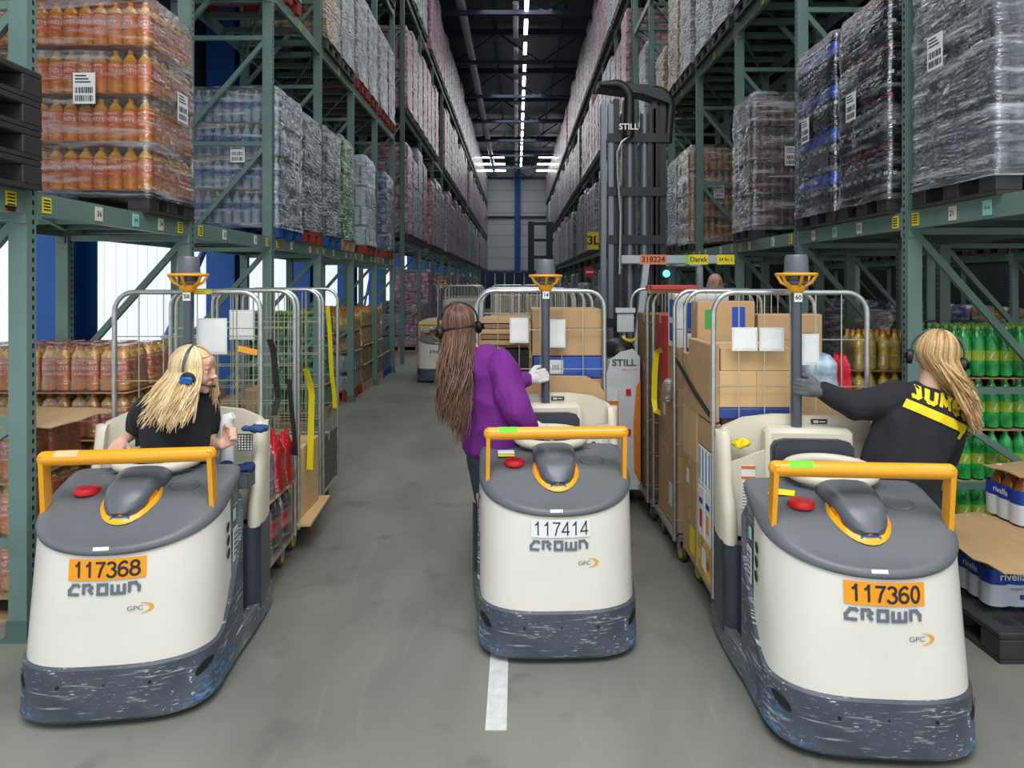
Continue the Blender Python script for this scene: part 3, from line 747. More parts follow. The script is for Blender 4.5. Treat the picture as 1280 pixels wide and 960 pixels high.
# right, second level
for i, y in enumerate((6.43, 7.26, 8.21, 9.03, 9.98, 10.80)):
    far_load(('white', 'white', 'grey', 'white', 'white', 'amber')[i], 1, 2.56, y, .76, z2, (1.7, 1.7, 1.8, 1.75, 1.8, 1.6)[i], 'crinkled silver wrapped pallet high on the near right rack', 'silver wrapped pallets high on the right', 'black')
far_load('amber', 1, 2.56, 11.8, .76, z2, .9, 'low amber wrapped load high on the right rack above the forklift mast', None)
far_load('white', 1, 2.56, 13.55, .76, z2, 1.6, 'tall silver wrapped load at the end of the upper right rack', None)
# far section, both sides; the hundred that show smallest at the far end are one mass per side
rf = random.Random(21)
NEARF = 9
def far_mass(side, items):
    b = MB(); nm = 'left' if side < 0 else 'right'; kinds = ['pink', 'white', 'brown', 'grey', 'ice', 'blue']
    for (kd, y, z, H) in items:
        x0 = side*2.52 if side > 0 else -3.62
        b.box(x0, x0+1.1, y, y+.8, z+.15, z+.15+H, kinds.index(kd), c=.04)
        for xx in (x0, x0+.48, x0+.96): b.box(xx, xx+.14, y, y+.8, z, z+.15, 6)
    for kd in kinds: far_mesh(kd, .8, 1.1, 2.0)
    o = b.build('wrapped_pallet_loads', [MATS['wrap_'+k_] for k_ in kinds]+[BLACKP], None, 40)
    tag(o, 'mass of wrapped pallets at the far end of the %s rack' % nm, 'wrapped pallets', None, 'stuff')
for side in (-1, 1):
    nm = 'left' if side < 0 else 'right'; mass = []
    for k in range(NF):
        for li, z in enumerate(LEVF):
            kinds = {-1: ('pink', 'pink', 'brown', 'white', 'grey'), 1: ('pink', 'white', 'white', 'brown', 'ice')}[side]
            for j in range(3):
                if rf.random() < .09: continue
                kd = rf.choice(kinds) if k > 2 else (rf.choice(('pink', 'white', 'pink')) if side < 0 else rf.choice(('pink', 'white')))
                H = rf.choice((1.9, 2.1, 2.3)); lev = ('first', 'second', 'third')[li]; y = YF0+PF*k+.08+.88*j
                if k >= NEARF: mass.append((kd, y, z, H)); continue
                far_load(kd, side, side*2.52, y, .80, z, H, 'tall %s wrapped pallet on the %s level of the far %s rack' % ({'ice': 'pale blue'}.get(kd, kd), lev, nm), '%s pallets, %s level, far %s rack' % (kd, lev, nm))
        for j in range(3):
            if rf.random() < .15 or (side < 0 and k == 0): continue
            kd = rf.choice(('pink', 'pink', 'blue', 'grey')) if side < 0 else rf.choice(('ice', 'white', 'brown'))
            H = rf.choice((1.2, 1.7, 2.1)); y = YF0+PF*k+.08+.88*j
            if k >= NEARF: mass.append((kd, y, 0, H)); continue
            far_load(kd, side, side*2.6, y, .80, 0, H, '%s wrapped pallet standing on the floor under the far %s rack' % (kd, nm), '%s floor pallets, far %s rack' % (kd, nm), 'wood')
    far_mass(side, mass)
# behind the right rack
for k in range(0, 5):
    for j in range(2):
        for z in (0, LEVN[0], LEVN[1]):
            if (z == LEVN[0] and rf.random() < .5): continue
            if z == 0 and k == 0: continue
            kd = rf.choice(('grey', 'brown', 'blue', 'grey'))
            far_load(kd, 1, 3.95, YR0+PR*k+.1+.83*j, .78, z, rf.choice((.9, 1.2, 1.3)), '%s wrapped load in the rack row behind the right rack' % kd, '%s loads behind the right rack' % kd)
for k in range(0, 5):
    for j in range(3):
        for z in (0, LEVN[0]):
            kd = rf.choice(('grey', 'brown', 'amber', 'grey', 'blue'))
            far_load(kd, 1, 7.9, 5.6+2.72*k+.88*j, .8, z, rf.choice((.9, 1.1, 1.3)), '%s wrapped load across the next aisle' % kd, '%s loads across the next aisle' % kd)
# =====================================================================  pallet trucks with a rider platform
def nexp(z): return 3.4-.5*min(1, max(0, z/.26)) if z < .26 else 2.9-.75*min(1, (z-.26)/.45)
def dfro(z): return .30+.05*min(1, max(0, z/.71))
def foot_pts(z=.1, hw=.41, dr=.62, n=36):
    """outline of the truck's nose at a height: squarish at the floor, rounder towards the cover"""
    P = []; ex = nexp(z); d0 = dfro(z)
    for i in range(n+1):
        a = PI+PI*i/n; c, s_ = math.cos(a), math.sin(a)
        P.append((hw*math.copysign(abs(c)**(2/ex), c), d0-d0*abs(s_)**(2/ex)))
    P += [(hw, .36), (hw, .40), (hw, .47), (hw, .55), (hw-.01, dr-.02), (hw-.04, dr)]
    P += [(hw*.5, dr+.02), (0, dr+.025), (-hw*.5, dr+.02)]
    P += [(-hw+.04, dr), (-hw+.01, dr-.02), (-hw, .55), (-hw, .47), (-hw, .40), (-hw, .36)]
    return P
def zb(d): return .262+2.6*max(0, d-.16)**2              # bumper / cowl joint
def zc(d): return .712+.30*min(d, .62)                    # cowl / cover joint
def zt(d):
    T = ((-.1, .70), (0, .735), (.07, .768), (.13, .803), (.235, .862), (.35, .90), (.48, .92), (.8, .93))
    for (a, za), (c, zc_) in zip(T, T[1:]):
        if d <= c: return za+(zc_-za)*max(0, (d-a))/(c-a)
    return .93
def front_y(z): return .008+.022*(z-.26)/.45               # the cowl leans back a little
def on_front(zc0, x0=0, s=1, off=.004):
    """maps flat lettering (u, v, d) onto the cowl's front"""
    def fn(u, v, d):
        x = x0+u; z = zc0+v; k = min(1, abs(x)/.394); ex = nexp(z); d0 = dfro(z)
        y = d0-(d0-.010)*(1-k**ex)**(1/ex)
        return (x, y+front_y(z)-.010-off-d, z)
    return fn
LOGO = {  # letters as strokes in a 1 x 1 cell
    'c': [[(.98, .80), (.80, 1), (.38, 1), (.0, .42), (.0, 0), (.92, 0)]],
    'r': [[(.0, 0), (.0, 1), (.58, 1), (.84, .72), (.84, .56)], [(.46, .60), (.90, 0)]],
    'o': [[(.08, 0), (.08, 1), (.92, 1), (.92, 0), (.08, 0)]],
    'w': [[(.04, 1), (.04, 0), (.96, 0), (.96, 1)], [(.5, .95), (.5, 0)]],
    'n': [[(.06, 0), (.06, 1), (.62, 1), (.96, .58), (.96, 0)]]}
def stroke(b, pts, w, fn, mi=0):
    P = [Vector(p) for p in pts]; n = len(P); cl = (P[0]-P[-1]).length < 1e-6
    for i in range(n-1):
        d = (P[i+1]-P[i]).normalized(); q = Vector((-d.y, d.x))*w/2; e = d*w/2
        a, c = P[i]-(e if i or cl else e*0), P[i+1]+(e if i < n-2 or cl else e*0)
        a -= d*0; m = 3
        for k in range(m):
            p0 = a+(c-a)*k/m; p1 = a+(c-a)*(k+1)/m
            b.add([fn(*(p0-q), 0), fn(*(p1-q), 0), fn(*(p1+q), 0), fn(*(p0+q), 0)], [(0, 1, 2, 3)], mi)
def arc(cx, cy, rx, ry, a0, a1, n=10): return [(cx+rx*math.cos(R(a0+(a1-a0)*i/n)), cy+ry*math.sin(R(a0+(a1-a0)*i/n))) for i in range(n+1)]
DIG = {
    '1': [[(.12, .74), (.28, .82), (.38, .98), (.38, 0)]],
    '7': [[(.02, .95), (.60, .95), (.38, .55), (.24, 0)]],
    '3': [arc(.30, .74, .25, .21, 160, -90)[:], arc(.30, .27, .29, .26, 90, -165)],
    '6': [arc(.31, .30, .27, .26, 0, 360, 16), arc(.44, .52, .41, .44, 185, 95, 8)+arc(.36, .80, .2, .16, 90, 15, 5)],
    '8': [arc(.31, .75, .23, .205, 0, 360, 16), arc(.31, .28, .28, .25, 0, 360, 16)],
    '4': [[(.46, 0), (.46, .98), (.02, .27), (.64, .27)]],
    '0': [arc(.31, .5, .25, .46, 0, 360, 20)]}
def digits(b, s_, h, w, fn, mi=0, pitch=.80):
    x = -h*pitch*len(s_)/2*.92
    for ch in s_:
        for st in DIG[ch]: stroke(b, [(x+p[0]*h*.95, p[1]*h-h/2) for p in st], w, fn, mi)
        x += h*pitch*.95
def make_truck(label, x, y, rz, number, plate_m, ink, plate_w, orange=True):
    t = thing('rider_pallet_truck', label, 'pallet truck', (x, y, 0), rz)
    P = foot_pts(.71); n = len(P); cy = .36
    # --- bumper and dark skirt
    def ring(f, inset=0, zz_=.1):
        out = []
        for (px_, py_) in foot_pts(zz_):
            k = 1-inset/.41; out.append((px_*k, cy+(py_-cy)*k, f(py_)))
        return out
    rings = [ring(lambda d: .03, .012, .03), ring(lambda d: .045, .0, .045), ring(lambda d: .14, .0, .14), ring(lambda d: zb(d)-.012, .0, .25), ring(lambda d: zb(d), .012, .26)]
    b = MB(); b.loft(rings, cap0=True, cap1=True)
    bumper = b.build('bumper', BUMP, t, 32)
    b = MB(8)
    for hx in (-.16, .02, .20): b.lathe([(.0055, -.003), (.0055, .004)], (hx-.02, .003, .185), axis='y', seg=10)
    b.build('bolt_hole', BLACK, bumper)
    for sx in (-1, 1):
        b = MB(); vs = []
        for i in range(14):
            a = 2*PI*i/14; u = .05*math.cos(a); v = .022*math.sin(a)
            xx = .365+u*.55; k = min(1, xx/.41); ex = nexp(.185); yy = dfro(.185)*(1-(1-k**ex)**(1/ex))
            vs.append((sx*xx*1.006, yy-.004, .185+v+u*.35))
        b.add(vs, [tuple(range(14))]); b.build('slot', BLACK, bumper, 0)
    # --- cream cowl round the front and sides, dark skirt panels behind
    def cring(f, g=0, zz_=.5):
        out = []
        for (px_, py_) in foot_pts(zz_):
            z = f(py_); k = 1-(.012+g*(z-.26))/.41
            out.append((px_*k, cy+(py_-cy)*k+(front_y(z)-.01)*max(0, 1-py_/.3), z))
        return out
    ids = [i for i in range(n) if P[i][1] <= .401 and i < 40] ; ids = sorted(ids)
    left = [n-1, n-2]                                # the two points behind the left corner
    idx = left[::-1]+ids
    def pick(r, I): return [r[i] for i in I]
    b = MB(); K = 7
    rs = [cring(lambda d, k=k: zb(d)+(zc(d)-zb(d))*k/K, .008, .26+.45*k/K) for k in range(K+1)]
    for r_ in rs: pass
    b.loft([pick(r_, idx) for r_ in rs], closed=False)
    cowl = b.build('cowl', CREAM, t, 45)
    b = MB(); idr = [i for i in range(n) if P[i][1] >= .399]
    idr = sorted(idr); s2 = [cring(lambda d, k=k: (zb(min(d, .45))-.01)+(zc(d)-zb(min(d, .45)))*k/4, .02, .7) for k in range(5)]
    b.loft([pick(r_, idr) for r_ in s2], closed=False)
    skirt = b.build('skirt_panel', SKIRT, t, 45)
    for sx in (-1, 1):
        for k in range(3):
            b = MB(); zz = .70-.062*k; vs = []
            for i in range(12):
                a = 2*PI*i/12; vs.append((sx*(.3995+.0012*k), .345+.022*math.cos(a), zz+.024*math.sin(a)+.3*.02*math.cos(a)))
            b.add(vs, [tuple(range(12))]); b.build('vent', BLACK, cowl, 0)
        b = MB(); b.box(sx*.398-.002, sx*.398+.002, .43, .50, .50, .66, 0)
        for k in range(5): b.box(sx*.4005-.0006, sx*.4005+.0006, .44, .49, .53+.024*k, .537+.024*k, 1)
        b.box(sx*.398-.002, sx*.398+.002, .435, .47, .70, .75, 2)
        b.build('side_sticker', [M('sticker_grey', (196, 200, 204), .5), INK, CYANL], skirt, 0)
    # --- grey top cover
    rr = []
    def cov(inset, dz, f):
        k = 1-inset/.41; return [(px_*k, cy+(py_-cy)*k+.014*max(0, 1-py_/.3), f(cy+(py_-cy)*k, py_)+dz) for px_, py_ in P]
    rr.append(cov(.024, -.004, lambda d, p: zc(p)))
    rr.append(cov(.012, .0, lambda d, p: zc(p)))
    rr.append(cov(.009, .014, lambda d, p: zc(p)))
    rr.append(cov(.018, .032, lambda d, p: zc(p)+.2*(zt(d)-zc(p)-.03)))
    for s_, q in ((.035, .55), (.075, .86), (.12, .98), (.17, 1), (.23, 1), (.30, 1), (.38, 1)):
        rr.append(cov(s_, 0, lambda d, p, q=q: (zc(p)+.03)*(1-q)+(zt(d))*q-(.006 if s_ == .12 else 0)))
    b = MB(); b.loft(rr, cap0=False, cap1=True)
    cover = b.build('top_cover', GREYC, t, 60)
    # rear dash that rises behind the cover
    b = MB(); b.prism([(-.36, .84), (.36, .84), (.33, .90), (.16, .932), (-.16, .932), (-.33, .90)], .54, .615, 'y'); b.build('dash', GREYC, t, 30)
    lb = MB(); fl = lambda u, v, d: (u, .036+v*-.0, 0)
    zz = .742
    def on_cover(u, v, d): return (u-.03, .028+(v)*.35, zz+v-.0)
    lb.add([on_cover(-.022, -.008, 0), on_cover(.04, -.008, 0), on_cover(.04, .006, 0), on_cover(-.022, .006, 0)], [(0, 1, 2, 3)]); 
    lb.build('small_sticker', WHITE, cover, 0)
    # --- steering head, lens and rim
    rim = []; N = 28
    def ell(a, rx, ry): return (rx*math.cos(a), .285+ry*math.sin(a))
    b = MB(); ro = []; ri = []; rt = []
    for i in range(N):
        a = 2*PI*i/N; x1_, y1_ = ell(a, .122, .150); x2_, y2_ = ell(a, .104, .128)
        ro.append((x1_, y1_, zt(y1_)-.004)); rt.append(((x1_+x2_)/2, (y1_+y2_)/2, zt((y1_+y2_)/2)+.012)); ri.append((x2_, y2_, zt(y2_)+.008))
    b.loft([ro, rt, ri], cap0=False, cap1=True); b.build('lens_rim', YELR, t, 60)
    b = MB(); rs = []
    for (k, dz) in ((1, .0), (1, .03), (.85, .05), (.4, .06)): rs.append([(ell(2*PI*i/N, .104*k, .128*k)[0], ell(2*PI*i/N, .104*k, .128*k)[1], zt(ell(2*PI*i/N, .104*k, .128*k)[1])+dz) for i in range(N)])
    b.loft(rs); b.build('amber_light', AMB, t, 60)
    b = MB(); rs = []
    for (yy, hw, z0_, h_) in ((.158, .034, .835, .016), (.170, .062, .815, .055), (.20, .086, .825, .088), (.25, .100, .845, .106), (.32, .108, .865, .112), (.40, .114, .875, .110), (.45, .114, .88, .098), (.475, .100, .885, .06)):
        ring_ = []
        for i in range(20):
            a = 2*PI*i/20; c, s_ = math.cos(a), math.sin(a)
            ring_.append((hw*math.copysign(abs(c)**.62, c), yy-.02*max(0, s_)*(1 if yy < .3 else -.4), z0_+h_*.5+h_*.5*math.copysign(abs(s_)**.7, s_)+(.0)))
        rs.append(ring_)
    b.loft(rs); head = b.build('steering_head', GREYH, t, 50)
    b = MB(); b.box(-.04, .04, .150, .172, .818, .830, 0); b.build('blue_stripe', M('blue_trim', (44, 130, 200), .4), head, 0)
    # --- knob, oval cap
    b = MB(24); b.lathe([(.052, 0), (.056, .012), (.05, .026), (.02, .032), (.0, .032)], (-.215, .33, zt(.33)-.004), seg=24)
    b.build('stop_button', RED, t, 50, rot=None)
    b = MB(); N = 20; rs = []
    for k, dz in ((1.0, -.002), (1.0, .004), (.9, .006), (.86, .002), (.3, .002)): rs.append([(.20+.068*k*math.cos(2*PI*i/N), .36+.05*k*math.sin(2*PI*i/N), zt(.36+.05*k*math.sin(2*PI*i/N))+dz) for i in range(N)])
    b.loft(rs); b.build('filler_cap', GREYH, t, 50)
    # --- hand rail
    b = MB(14); zr = 1.074; yr = .24
    b.tube([(-.345, yr, zr), (.345, yr, zr)], .033, seg=16)
    for sx in (-1, 1):
        b.ball((sx*.345, yr, zr), .0335, seg=14)
        b.bar((sx*.352, yr-.002, zr+.02), (sx*.356, yr+.03, zt(yr)-.05), .02, .06, up=(0, 1, 0))
    rail = b.build('hand_rail', YEL, t, 50)
    b = MB(); 
    for i in range(6):
        a0 = -PI*.1+i*.22-.9; a1 = a0+.22
        b.add([(-.30, yr+.0338*math.sin(a0), zr+.0338*math.cos(a0)), (-.205 if i % 2 else -.20, yr+.0338*math.sin(a0), zr+.0338*math.cos(a0)), (-.20, yr+.0338*math.sin(a1), zr+.0338*math.cos(a1)), (-.30, yr+.0338*math.sin(a1), zr+.0338*math.cos(a1))], [(0, 1, 2, 3)])
    b.build('rail_sticker', LIME if number != '117368' else M('peach_tape', (240, 190, 140), .6), rail, 40)
    # --- steering wheel
    b = MB(24); wp = [( .19*math.cos(2*PI*i/32), .585+.15*math.sin(2*PI*i/32), .978+.018*math.sin(2*PI*i/32)) for i in range(32)]
    b.tube(wp, .026, seg=12, close=True); wheel = b.build('steering_wheel', CREAM_S, t, 60)
    b = MB(16); b.lathe([(.06, 0), (.07, .02), (.05, .05), (.0, .055)], (0, .60, .935), seg=20); b.bar((0, .60, .955), (-.18, .60, .978), .04, .02); b.bar((0, .60, .955), (.18, .60, .978), .04, .02)
    b.build('wheel_hub', GREYH, wheel, 40)
    b = MB(16); b.lathe([(.05, .86), (.045, .95)], (0, .62, 0), seg=16); b.build('steering_column', GREYM, t, 40)
    # --- number plate, logos
    z0 = .655
    b = MB(); fn = on_front(z0, 0, 1, .003); m = 8; hw = plate_w/2; hh = .043
    vs = []; 
    for i in range(m+1):
        u = -hw+2*hw*i/m
        for v in (-hh, hh): vs.append(fn(u, v, .0))
    b.add(vs, [(2*i, 2*i+2, 2*i+3, 2*i+1) for i in range(m)]); plate = b.build('number_plate', plate_m, t, 0)
    b = MB(); digits(b, number, .062 if orange else .064, .0095 if orange else .0062, on_front(z0, .0, 1, .0045), 0, .76); b.build('plate_digits', ink, plate, 0)
    b = MB(); xx = -.146; wl = .050; hl = .038
    for ch, w_ in (('c', .056), ('r', .052), ('o', .052), ('w', .064), ('n', .052)):
        f2 = on_front(.574, 0, 1, .0025)
        for st in LOGO[ch]: stroke(b, [(xx+p[0]*(w_-.012), p[1]*hl-hl/2) for p in st], .0125, f2)
        xx += w_+.003
    b.build('maker_logo', INKG, t, 0)
    b = MB(); f3 = on_front(.487, .115, 1, .0025); b.text('GPC', .026, f3, 0, sx=1.25)
    pts = []
    for i in range(17):
        a = -PI*.47+PI*.94*i/16; pts.append((.018+.052*math.cos(a), .022*math.sin(a)))
    for i in range(16):
        w0, w1 = 0.014*math.sin(PI*i/16), .014*math.sin(PI*(i+1)/16)
        b.add([f3(pts[i][0], pts[i][1], 0), f3(pts[i+1][0], pts[i+1][1], 0), f3(pts[i+1][0]-w1, pts[i+1][1]*.86, 0), f3(pts[i][0]-w0, pts[i][1]*.86, 0)], [(0, 1, 2, 3)], 1)
    b.build('model_logo', [INKG, YEL], t, 0)
    # --- platform with flared side plates
    b = MB(); b.box(-.40, .40, .60, 1.02, .10, .135); b.build('step_platform', M('rubber_mat', (50, 52, 56), .8, 0, .1, 40, .3), t, 0)
    for sx in (-1, 1):
        b = MB(); rs = []
        for yy, xo in ((.30, .405), (.5, .415), (.7, .435), (.9, .445), (1.05, .445)): rs.append([(sx*(xo-.05), yy, .03), (sx*xo, yy, .03), (sx*(xo+.002), yy, .06), (sx*xo, yy, .145), (sx*(xo-.05), yy, .145)][::sx])
        b.loft(rs); b.build('side_plate', SKIRT, t, 40)
    # --- load guard behind the rider
    b = MB(); cy0 = [(-.44, .50), (-.445, 1.04), (-.40, 1.10), (-.30, 1.145), (-.15, 1.165), (.15, 1.165), (.30, 1.145), (.40, 1.10), (.445, 1.04), (.44, .50)]
    b.prism(cy0, .945, .985, 'y'); guard = b.build('load_guard', CREAM_S, t, 40)
    for sx in (-1, 1):
        b = MB(); rs = []
        prof = [(.96, .90, 1.085), (.96, .875, 1.05), (.96, .85, .95), (.96, .82, .85), (.96, .775, .75), (.96, .745, .66), (.96, .735, .57), (.96, .735, .555)]
        for (yb, yf, z) in prof:
            # rounded front edge, thin at the tip
            ring_ = [(sx*.445, yb, z), (sx*.448, (yb+yf)/2, z), (sx*.44, yf+.03, z), (sx*.425, yf+.005, z), (sx*.405, yf, z), (sx*.385, yf+.012, z), (sx*(.37 if z < .8 else .39), yf+.05, z), (sx*(.37 if z < .8 else .40), yb, z)]
            rs.append(ring_ if sx > 0 else ring_[::-1])
        b.loft(rs); b.build('guard_wing', CREAM_S, guard, 55)
        b = MB(16); prof = [(sx*.375+.07*math.cos(2*PI*i/20), .80+.065*math.sin(2*PI*i/20)) for i in range(20)]
        b.loft([[(x_, y_, z) for x_, y_ in prof] for z in (.11, .56)]); b.box(min(sx*.30, sx*.445), max(sx*.30, sx*.445), .80, .985, .11, .56)
        b.box(min(sx*.24, sx*.31), max(sx*.24, sx*.31), .83, .985, .11, .57)
        b.build('guard_post', M('slate_post', (56, 61, 72), .32, .1, .08, 8), t, 45)
        # storage pocket beside the backrest
        b = MB(); px0, px1 = sorted((sx*.215, sx*.395))
        b.prism([(px0, .56), (px1, .56), (px1, .985 if sx > 0 else 1.0), (px0, .93 if sx < 0 else .96)], .862, .882, 'y')
        b.build('storage_pocket', CREAM_S, t, 30)
    b = MB(); b.box(-.215, .215, .835, .95, .14, 1.115, c=.022); b.build('backrest_housing', CREAM_S, t, 40)
    b = MB(); pl = [(-.198, .62), (.198, .62), (.198, 1.03), (.18, 1.058), (.13, 1.070), (-.13, 1.070), (-.18, 1.058), (-.198, 1.03)]
    b.prism(pl, .80, .836, 'y'); k_ = [(x_*.95, .62+(z_-.62)*.975+.005) for x_, z_ in pl]; b.prism(k_, .788, .802, 'y')
    b.build('back_pad', DARK, t, 30)
    b = MB(); b.box(.04, .12, .939, .944, 1.122, 1.146, 0); b.box(.05, .075, .937, .9395, 1.128, 1.14, 1); b.box(.08, .11, .937, .9395, 1.131, 1.137, 1); b.build('guard_badge', [INK, M('badge_grey', (190, 192, 190), .5)], guard, 0)
    # sticker on the pocket
    if number == '117360':
        b = MB(); b.box(-.335, -.265, .857, .861, .70, .92, 0); b.box(-.335, -.265, .855, .8575, .905, .92, 1); b.box(-.335, -.265, .855, .8575, .853, .866, 1)
        for k in range(8): b.box(-.330, -.27, .855, .8575, .715+.016*k, .720+.016*k, 2)
        b.build('instruction_sticker', [WHITE, M('orange_print', (226, 110, 50), .6), M('grey_print', (150, 152, 158), .6)], t, 0)
    if number == '117414':
        b = MB(); b.box(.245, .345, .857, .861, .80, .93, 0); b.box(.245, .345, .855, .8575, .80, .845, 1); b.box(.275, .31, .855, .8575, .90, .93, 2); b.lathe([(.018, -.006), (.018, -.004)], (.29, .861, .867), axis='y', seg=16, mi=3)
        b.text('7 16', .03, lambda u, v, d: (.295+u, .8545, .82+v), 4); b.build('instruction_sticker', [WHITE, YEL, M('green_print', (40, 150, 90), .6), M('violet_print', (130, 50, 130), .6), INK], t, 0)
        b = MB(); b.box(-.30, -.21, .43, .50, zt(.47)+.003, zt(.47)+.006, 0); b.box(-.30, -.21, .40, .43, zt(.42)+.003, zt(.42)+.008, 1); b.build('cover_sticker', [WHITE, YLAB], cover, 0)
    if number == '117360':
        b = MB(); b.add([(-.33, .42, zt(.42)+.003), (-.22, .40, zt(.40)+.003), (-.20, .455, zt(.455)+.003), (-.30, .475, zt(.475)+.003)], [(0, 1, 2, 3)]); b.build('cover_sticker', YLAB, cover, 0)
    # --- tail pole with lamp
    b = MB(16); b.tube([(0, .90, 1.10), (0, .90, 1.84)], .0265, seg=18); pole = b.build('lamp_pole', GREYM, t, 60)
    b = MB(); b.box(-.02, .02, .870, .874, 1.755, 1.80, 0); b.text({'117368': '58', '117414': '14', '117360': '60'}[number], .032, lambda u, v, d: (u, .869, 1.777+v), 1, bold=.02)
    b.build('pole_label', [WHITE, INK], pole, 0)
    b = MB(20); b.lathe([(.028, 1.80), (.042, 1.815), (.045, 1.84), (.03, 1.85)], (0, .90, 0), seg=20)
    for zr_, rr_ in ((1.895, .098),): b.tube([(rr_*math.cos(2*PI*i/24), .90+rr_*math.sin(2*PI*i/24), zr_) for i in range(24)], .008, seg=8, close=True)
    for k in range(6):
        a = 2*PI*k/6+.5; b.tube([(.04*math.cos(a), .90+.04*math.sin(a), 1.835), (.075*math.cos(a), .90+.075*math.sin(a), 1.855), (.098*math.cos(a), .90+.098*math.sin(a), 1.895)], .008, seg=6)
    b.build('lamp_cage', YEL, t, 50)
    b = MB(24); b.lathe([(.05, 1.845), (.056, 1.86), (.056, 1.885), (.066, 1.89), (.066, 1.905), (.060, 1.91), (.056, 1.985), (.05, 1.995), (.0, 1.997)], (0, .90, 0), seg=24, mis=[0, 1, 0, 0, 0, 0, 0, 0])
    b.build('warning_lamp', [M('lamp_grey', (98, 101, 108), .35), M('lamp_dark_glass', (60, 52, 50), .1)], t, 40)
    # --- forks
    for sx in (-1, 1):
        b = MB(); b.box(sx*.19-.09, sx*.19+.09, 1.0, 3.3, .055, .10, c=.01); b.build('fork', DARK, t, 0)
        b = MB(16); b.lathe([(.04, -.05), (.04, .05)], (sx*.19, 3.1, .041), axis='x', seg=16); b.build('fork_wheel', RUB, t, 40)
    return t
TR = [make_truck('cream and grey rider pallet truck with orange plate 117368, by the T-shirt worker', -1.712, 2.813, R(7.3), '117368', ORG, INK, .305),
      make_truck('cream and grey rider pallet truck with white plate 117414, by the purple worker', .216, 3.283, R(2.5), '117414', WHITE, INK, .29, False),
      make_truck('cream and grey rider pallet truck with orange plate 117360, by the JUMBO sweatshirt worker', 1.415, 2.585, R(-4.2), '117360', ORG, INK, .30)]
for t_, dx in ((TR[0], .035), (TR[2], -.048)):
    for ch in t_.children:
        if ch.name.split('.')[0] in ('lamp_pole', 'lamp_cage', 'warning_lamp'): ch.location.x += dx
# =====================================================================  roll cages
def cage_end_mesh(W, H=1.80, dense=False):
    b = MB(); r = .0135; z0 = .17; rc = .11; pts = [(0, 0, z0)]
    pts += [(0, 0, H-rc)]+[(rc-rc*math.cos(PI/2*i/6), 0, H-rc+rc*math.sin(PI/2*i/6)) for i in range(1, 7)]
    pts += [(W-rc+rc*math.sin(PI/2*i/6), 0, H-rc+rc*math.cos(PI/2*i/6)) for i in range(0, 7)]+[(W, 0, z0)]
    b.tube(pts, r, seg=10)
    return b.mesh('end_frame', STEEL, 60)
def cage_grid_mesh(W, H=1.80, nv=6, zs=(.3, .55, .8, 1.05, 1.30, 1.55)):
    b = MB()
    for i in range(1, nv): b.tube([(W*i/nv, 0, .2), (W*i/nv, 0, H)], .0033, seg=5, caps=False)
    for z in zs: b.tube([(0, 0, z), (W, 0, z)], .0033, seg=5, caps=False)
    return b.mesh('wire_grid', WIRE, 60)
_cm = {}
def caster(parent, x, y):
    if 'w' not in _cm:
        _cm['w'] = MB(20).lathe([(.03, -.014), (.056, -.016), (.062, -.008), (.062, .008), (.056, .016), (.03, .014)], (0, 0, .062), axis='x', seg=20).mesh('tyre', RUB, 50)
        _cm['h'] = MB(20).lathe([(.0, -.018), (.036, -.018), (.040, -.0165), (.040, .0165), (.036, .018), (.0, .018)], (0, 0, .062), axis='x', seg=20).mesh('hub', CASY, 50)
        b = MB(12)
        for s_ in (-1, 1): b.prism([(-.016, .05), (.016, .05), (.03, .14), (-.03, .14)], s_*.023-.002, s_*.023+.002, 'x')
        b.box(-.025, .025, -.03, .03, .138, .143); b.lathe([(.018, .14), (.018, .165)], seg=12)
        b.lathe([(.007, -.027), (.007, .027)], (0, 0, .062), axis='x', seg=8)
        _cm['f'] = b.mesh('caster_fork', STEEL, 40)
    f = obj('caster', _cm['f'], parent, (x, y, 0), (0, 0, R(rnd.uniform(-25, 25))))
    obj('tyre', _cm['w'], f); obj('hub', _cm['h'], f)
def cage(label, x, y, W=.81, D=.68, rz=0, H=1.80, nv=6, zs=(.3, .55, .8, 1.05, 1.30, 1.55), group=None):
    """x, y = near-left corner"""
    t = thing('roll_cage', label, 'roll cage', (x, y, 0), rz, group)
    k = (W, H, nv, zs)
    if k not in _cm: _cm[k] = (cage_end_mesh(W, H), cage_grid_mesh(W, H, nv, zs))
    for yy in (0, D):
        e = obj('end_frame', _cm[k][0], t, (0, yy, 0)); obj('wire_grid', _cm[k][1], e)
    if ('b', W, D) not in _cm:
        b = MB(); b.box(0, W, 0, .03, .165, .195); b.box(0, W, D-.03, D, .165, .195); b.box(0, .03, 0, D, .165, .195); b.box(W-.03, W, 0, D, .165, .195)
        for i in range(8): b.box(.02, W-.02, .05+(D-.12)*i/7, .07+(D-.12)*i/7, .19, .197)
        _cm[('b', W, D)] = b.mesh('base_frame', STEEL, 0)
    obj('base_frame', _cm[('b', W, D)], t)
    for cx_ in (.07, W-.07):
        for cy_ in (.09, D-.09): caster(t, cx_, cy_)
    return t
def strap(label, pts, m, w=.035, ax=(.35, 1, 0)):
    b = MB(); P = [Vector(p) for p in pts]; V = []
    for i, p in enumerate(P):
        d = (P[min(i+1, len(P)-1)]-P[max(i-1, 0)]).normalized(); s_ = d.cross(Vector(ax)).normalized()*w/2; th = Vector(ax).normalized()*.0015
        V += [p-s_+th, p+s_+th, p+s_-th, p-s_-th]
    n = len(P)
    b.add(V, [(0, 1, 2, 3), (4*n-1, 4*n-2, 4*n-3, 4*n-4)]+[(4*i+k, 4*i+(k+1) % 4, 4*i+4+(k+1) % 4, 4*i+4+k) for i in range(n-1) for k in range(4)])
    o = b.build('strap', m, None, 30); return tag(o, label, 'strap')
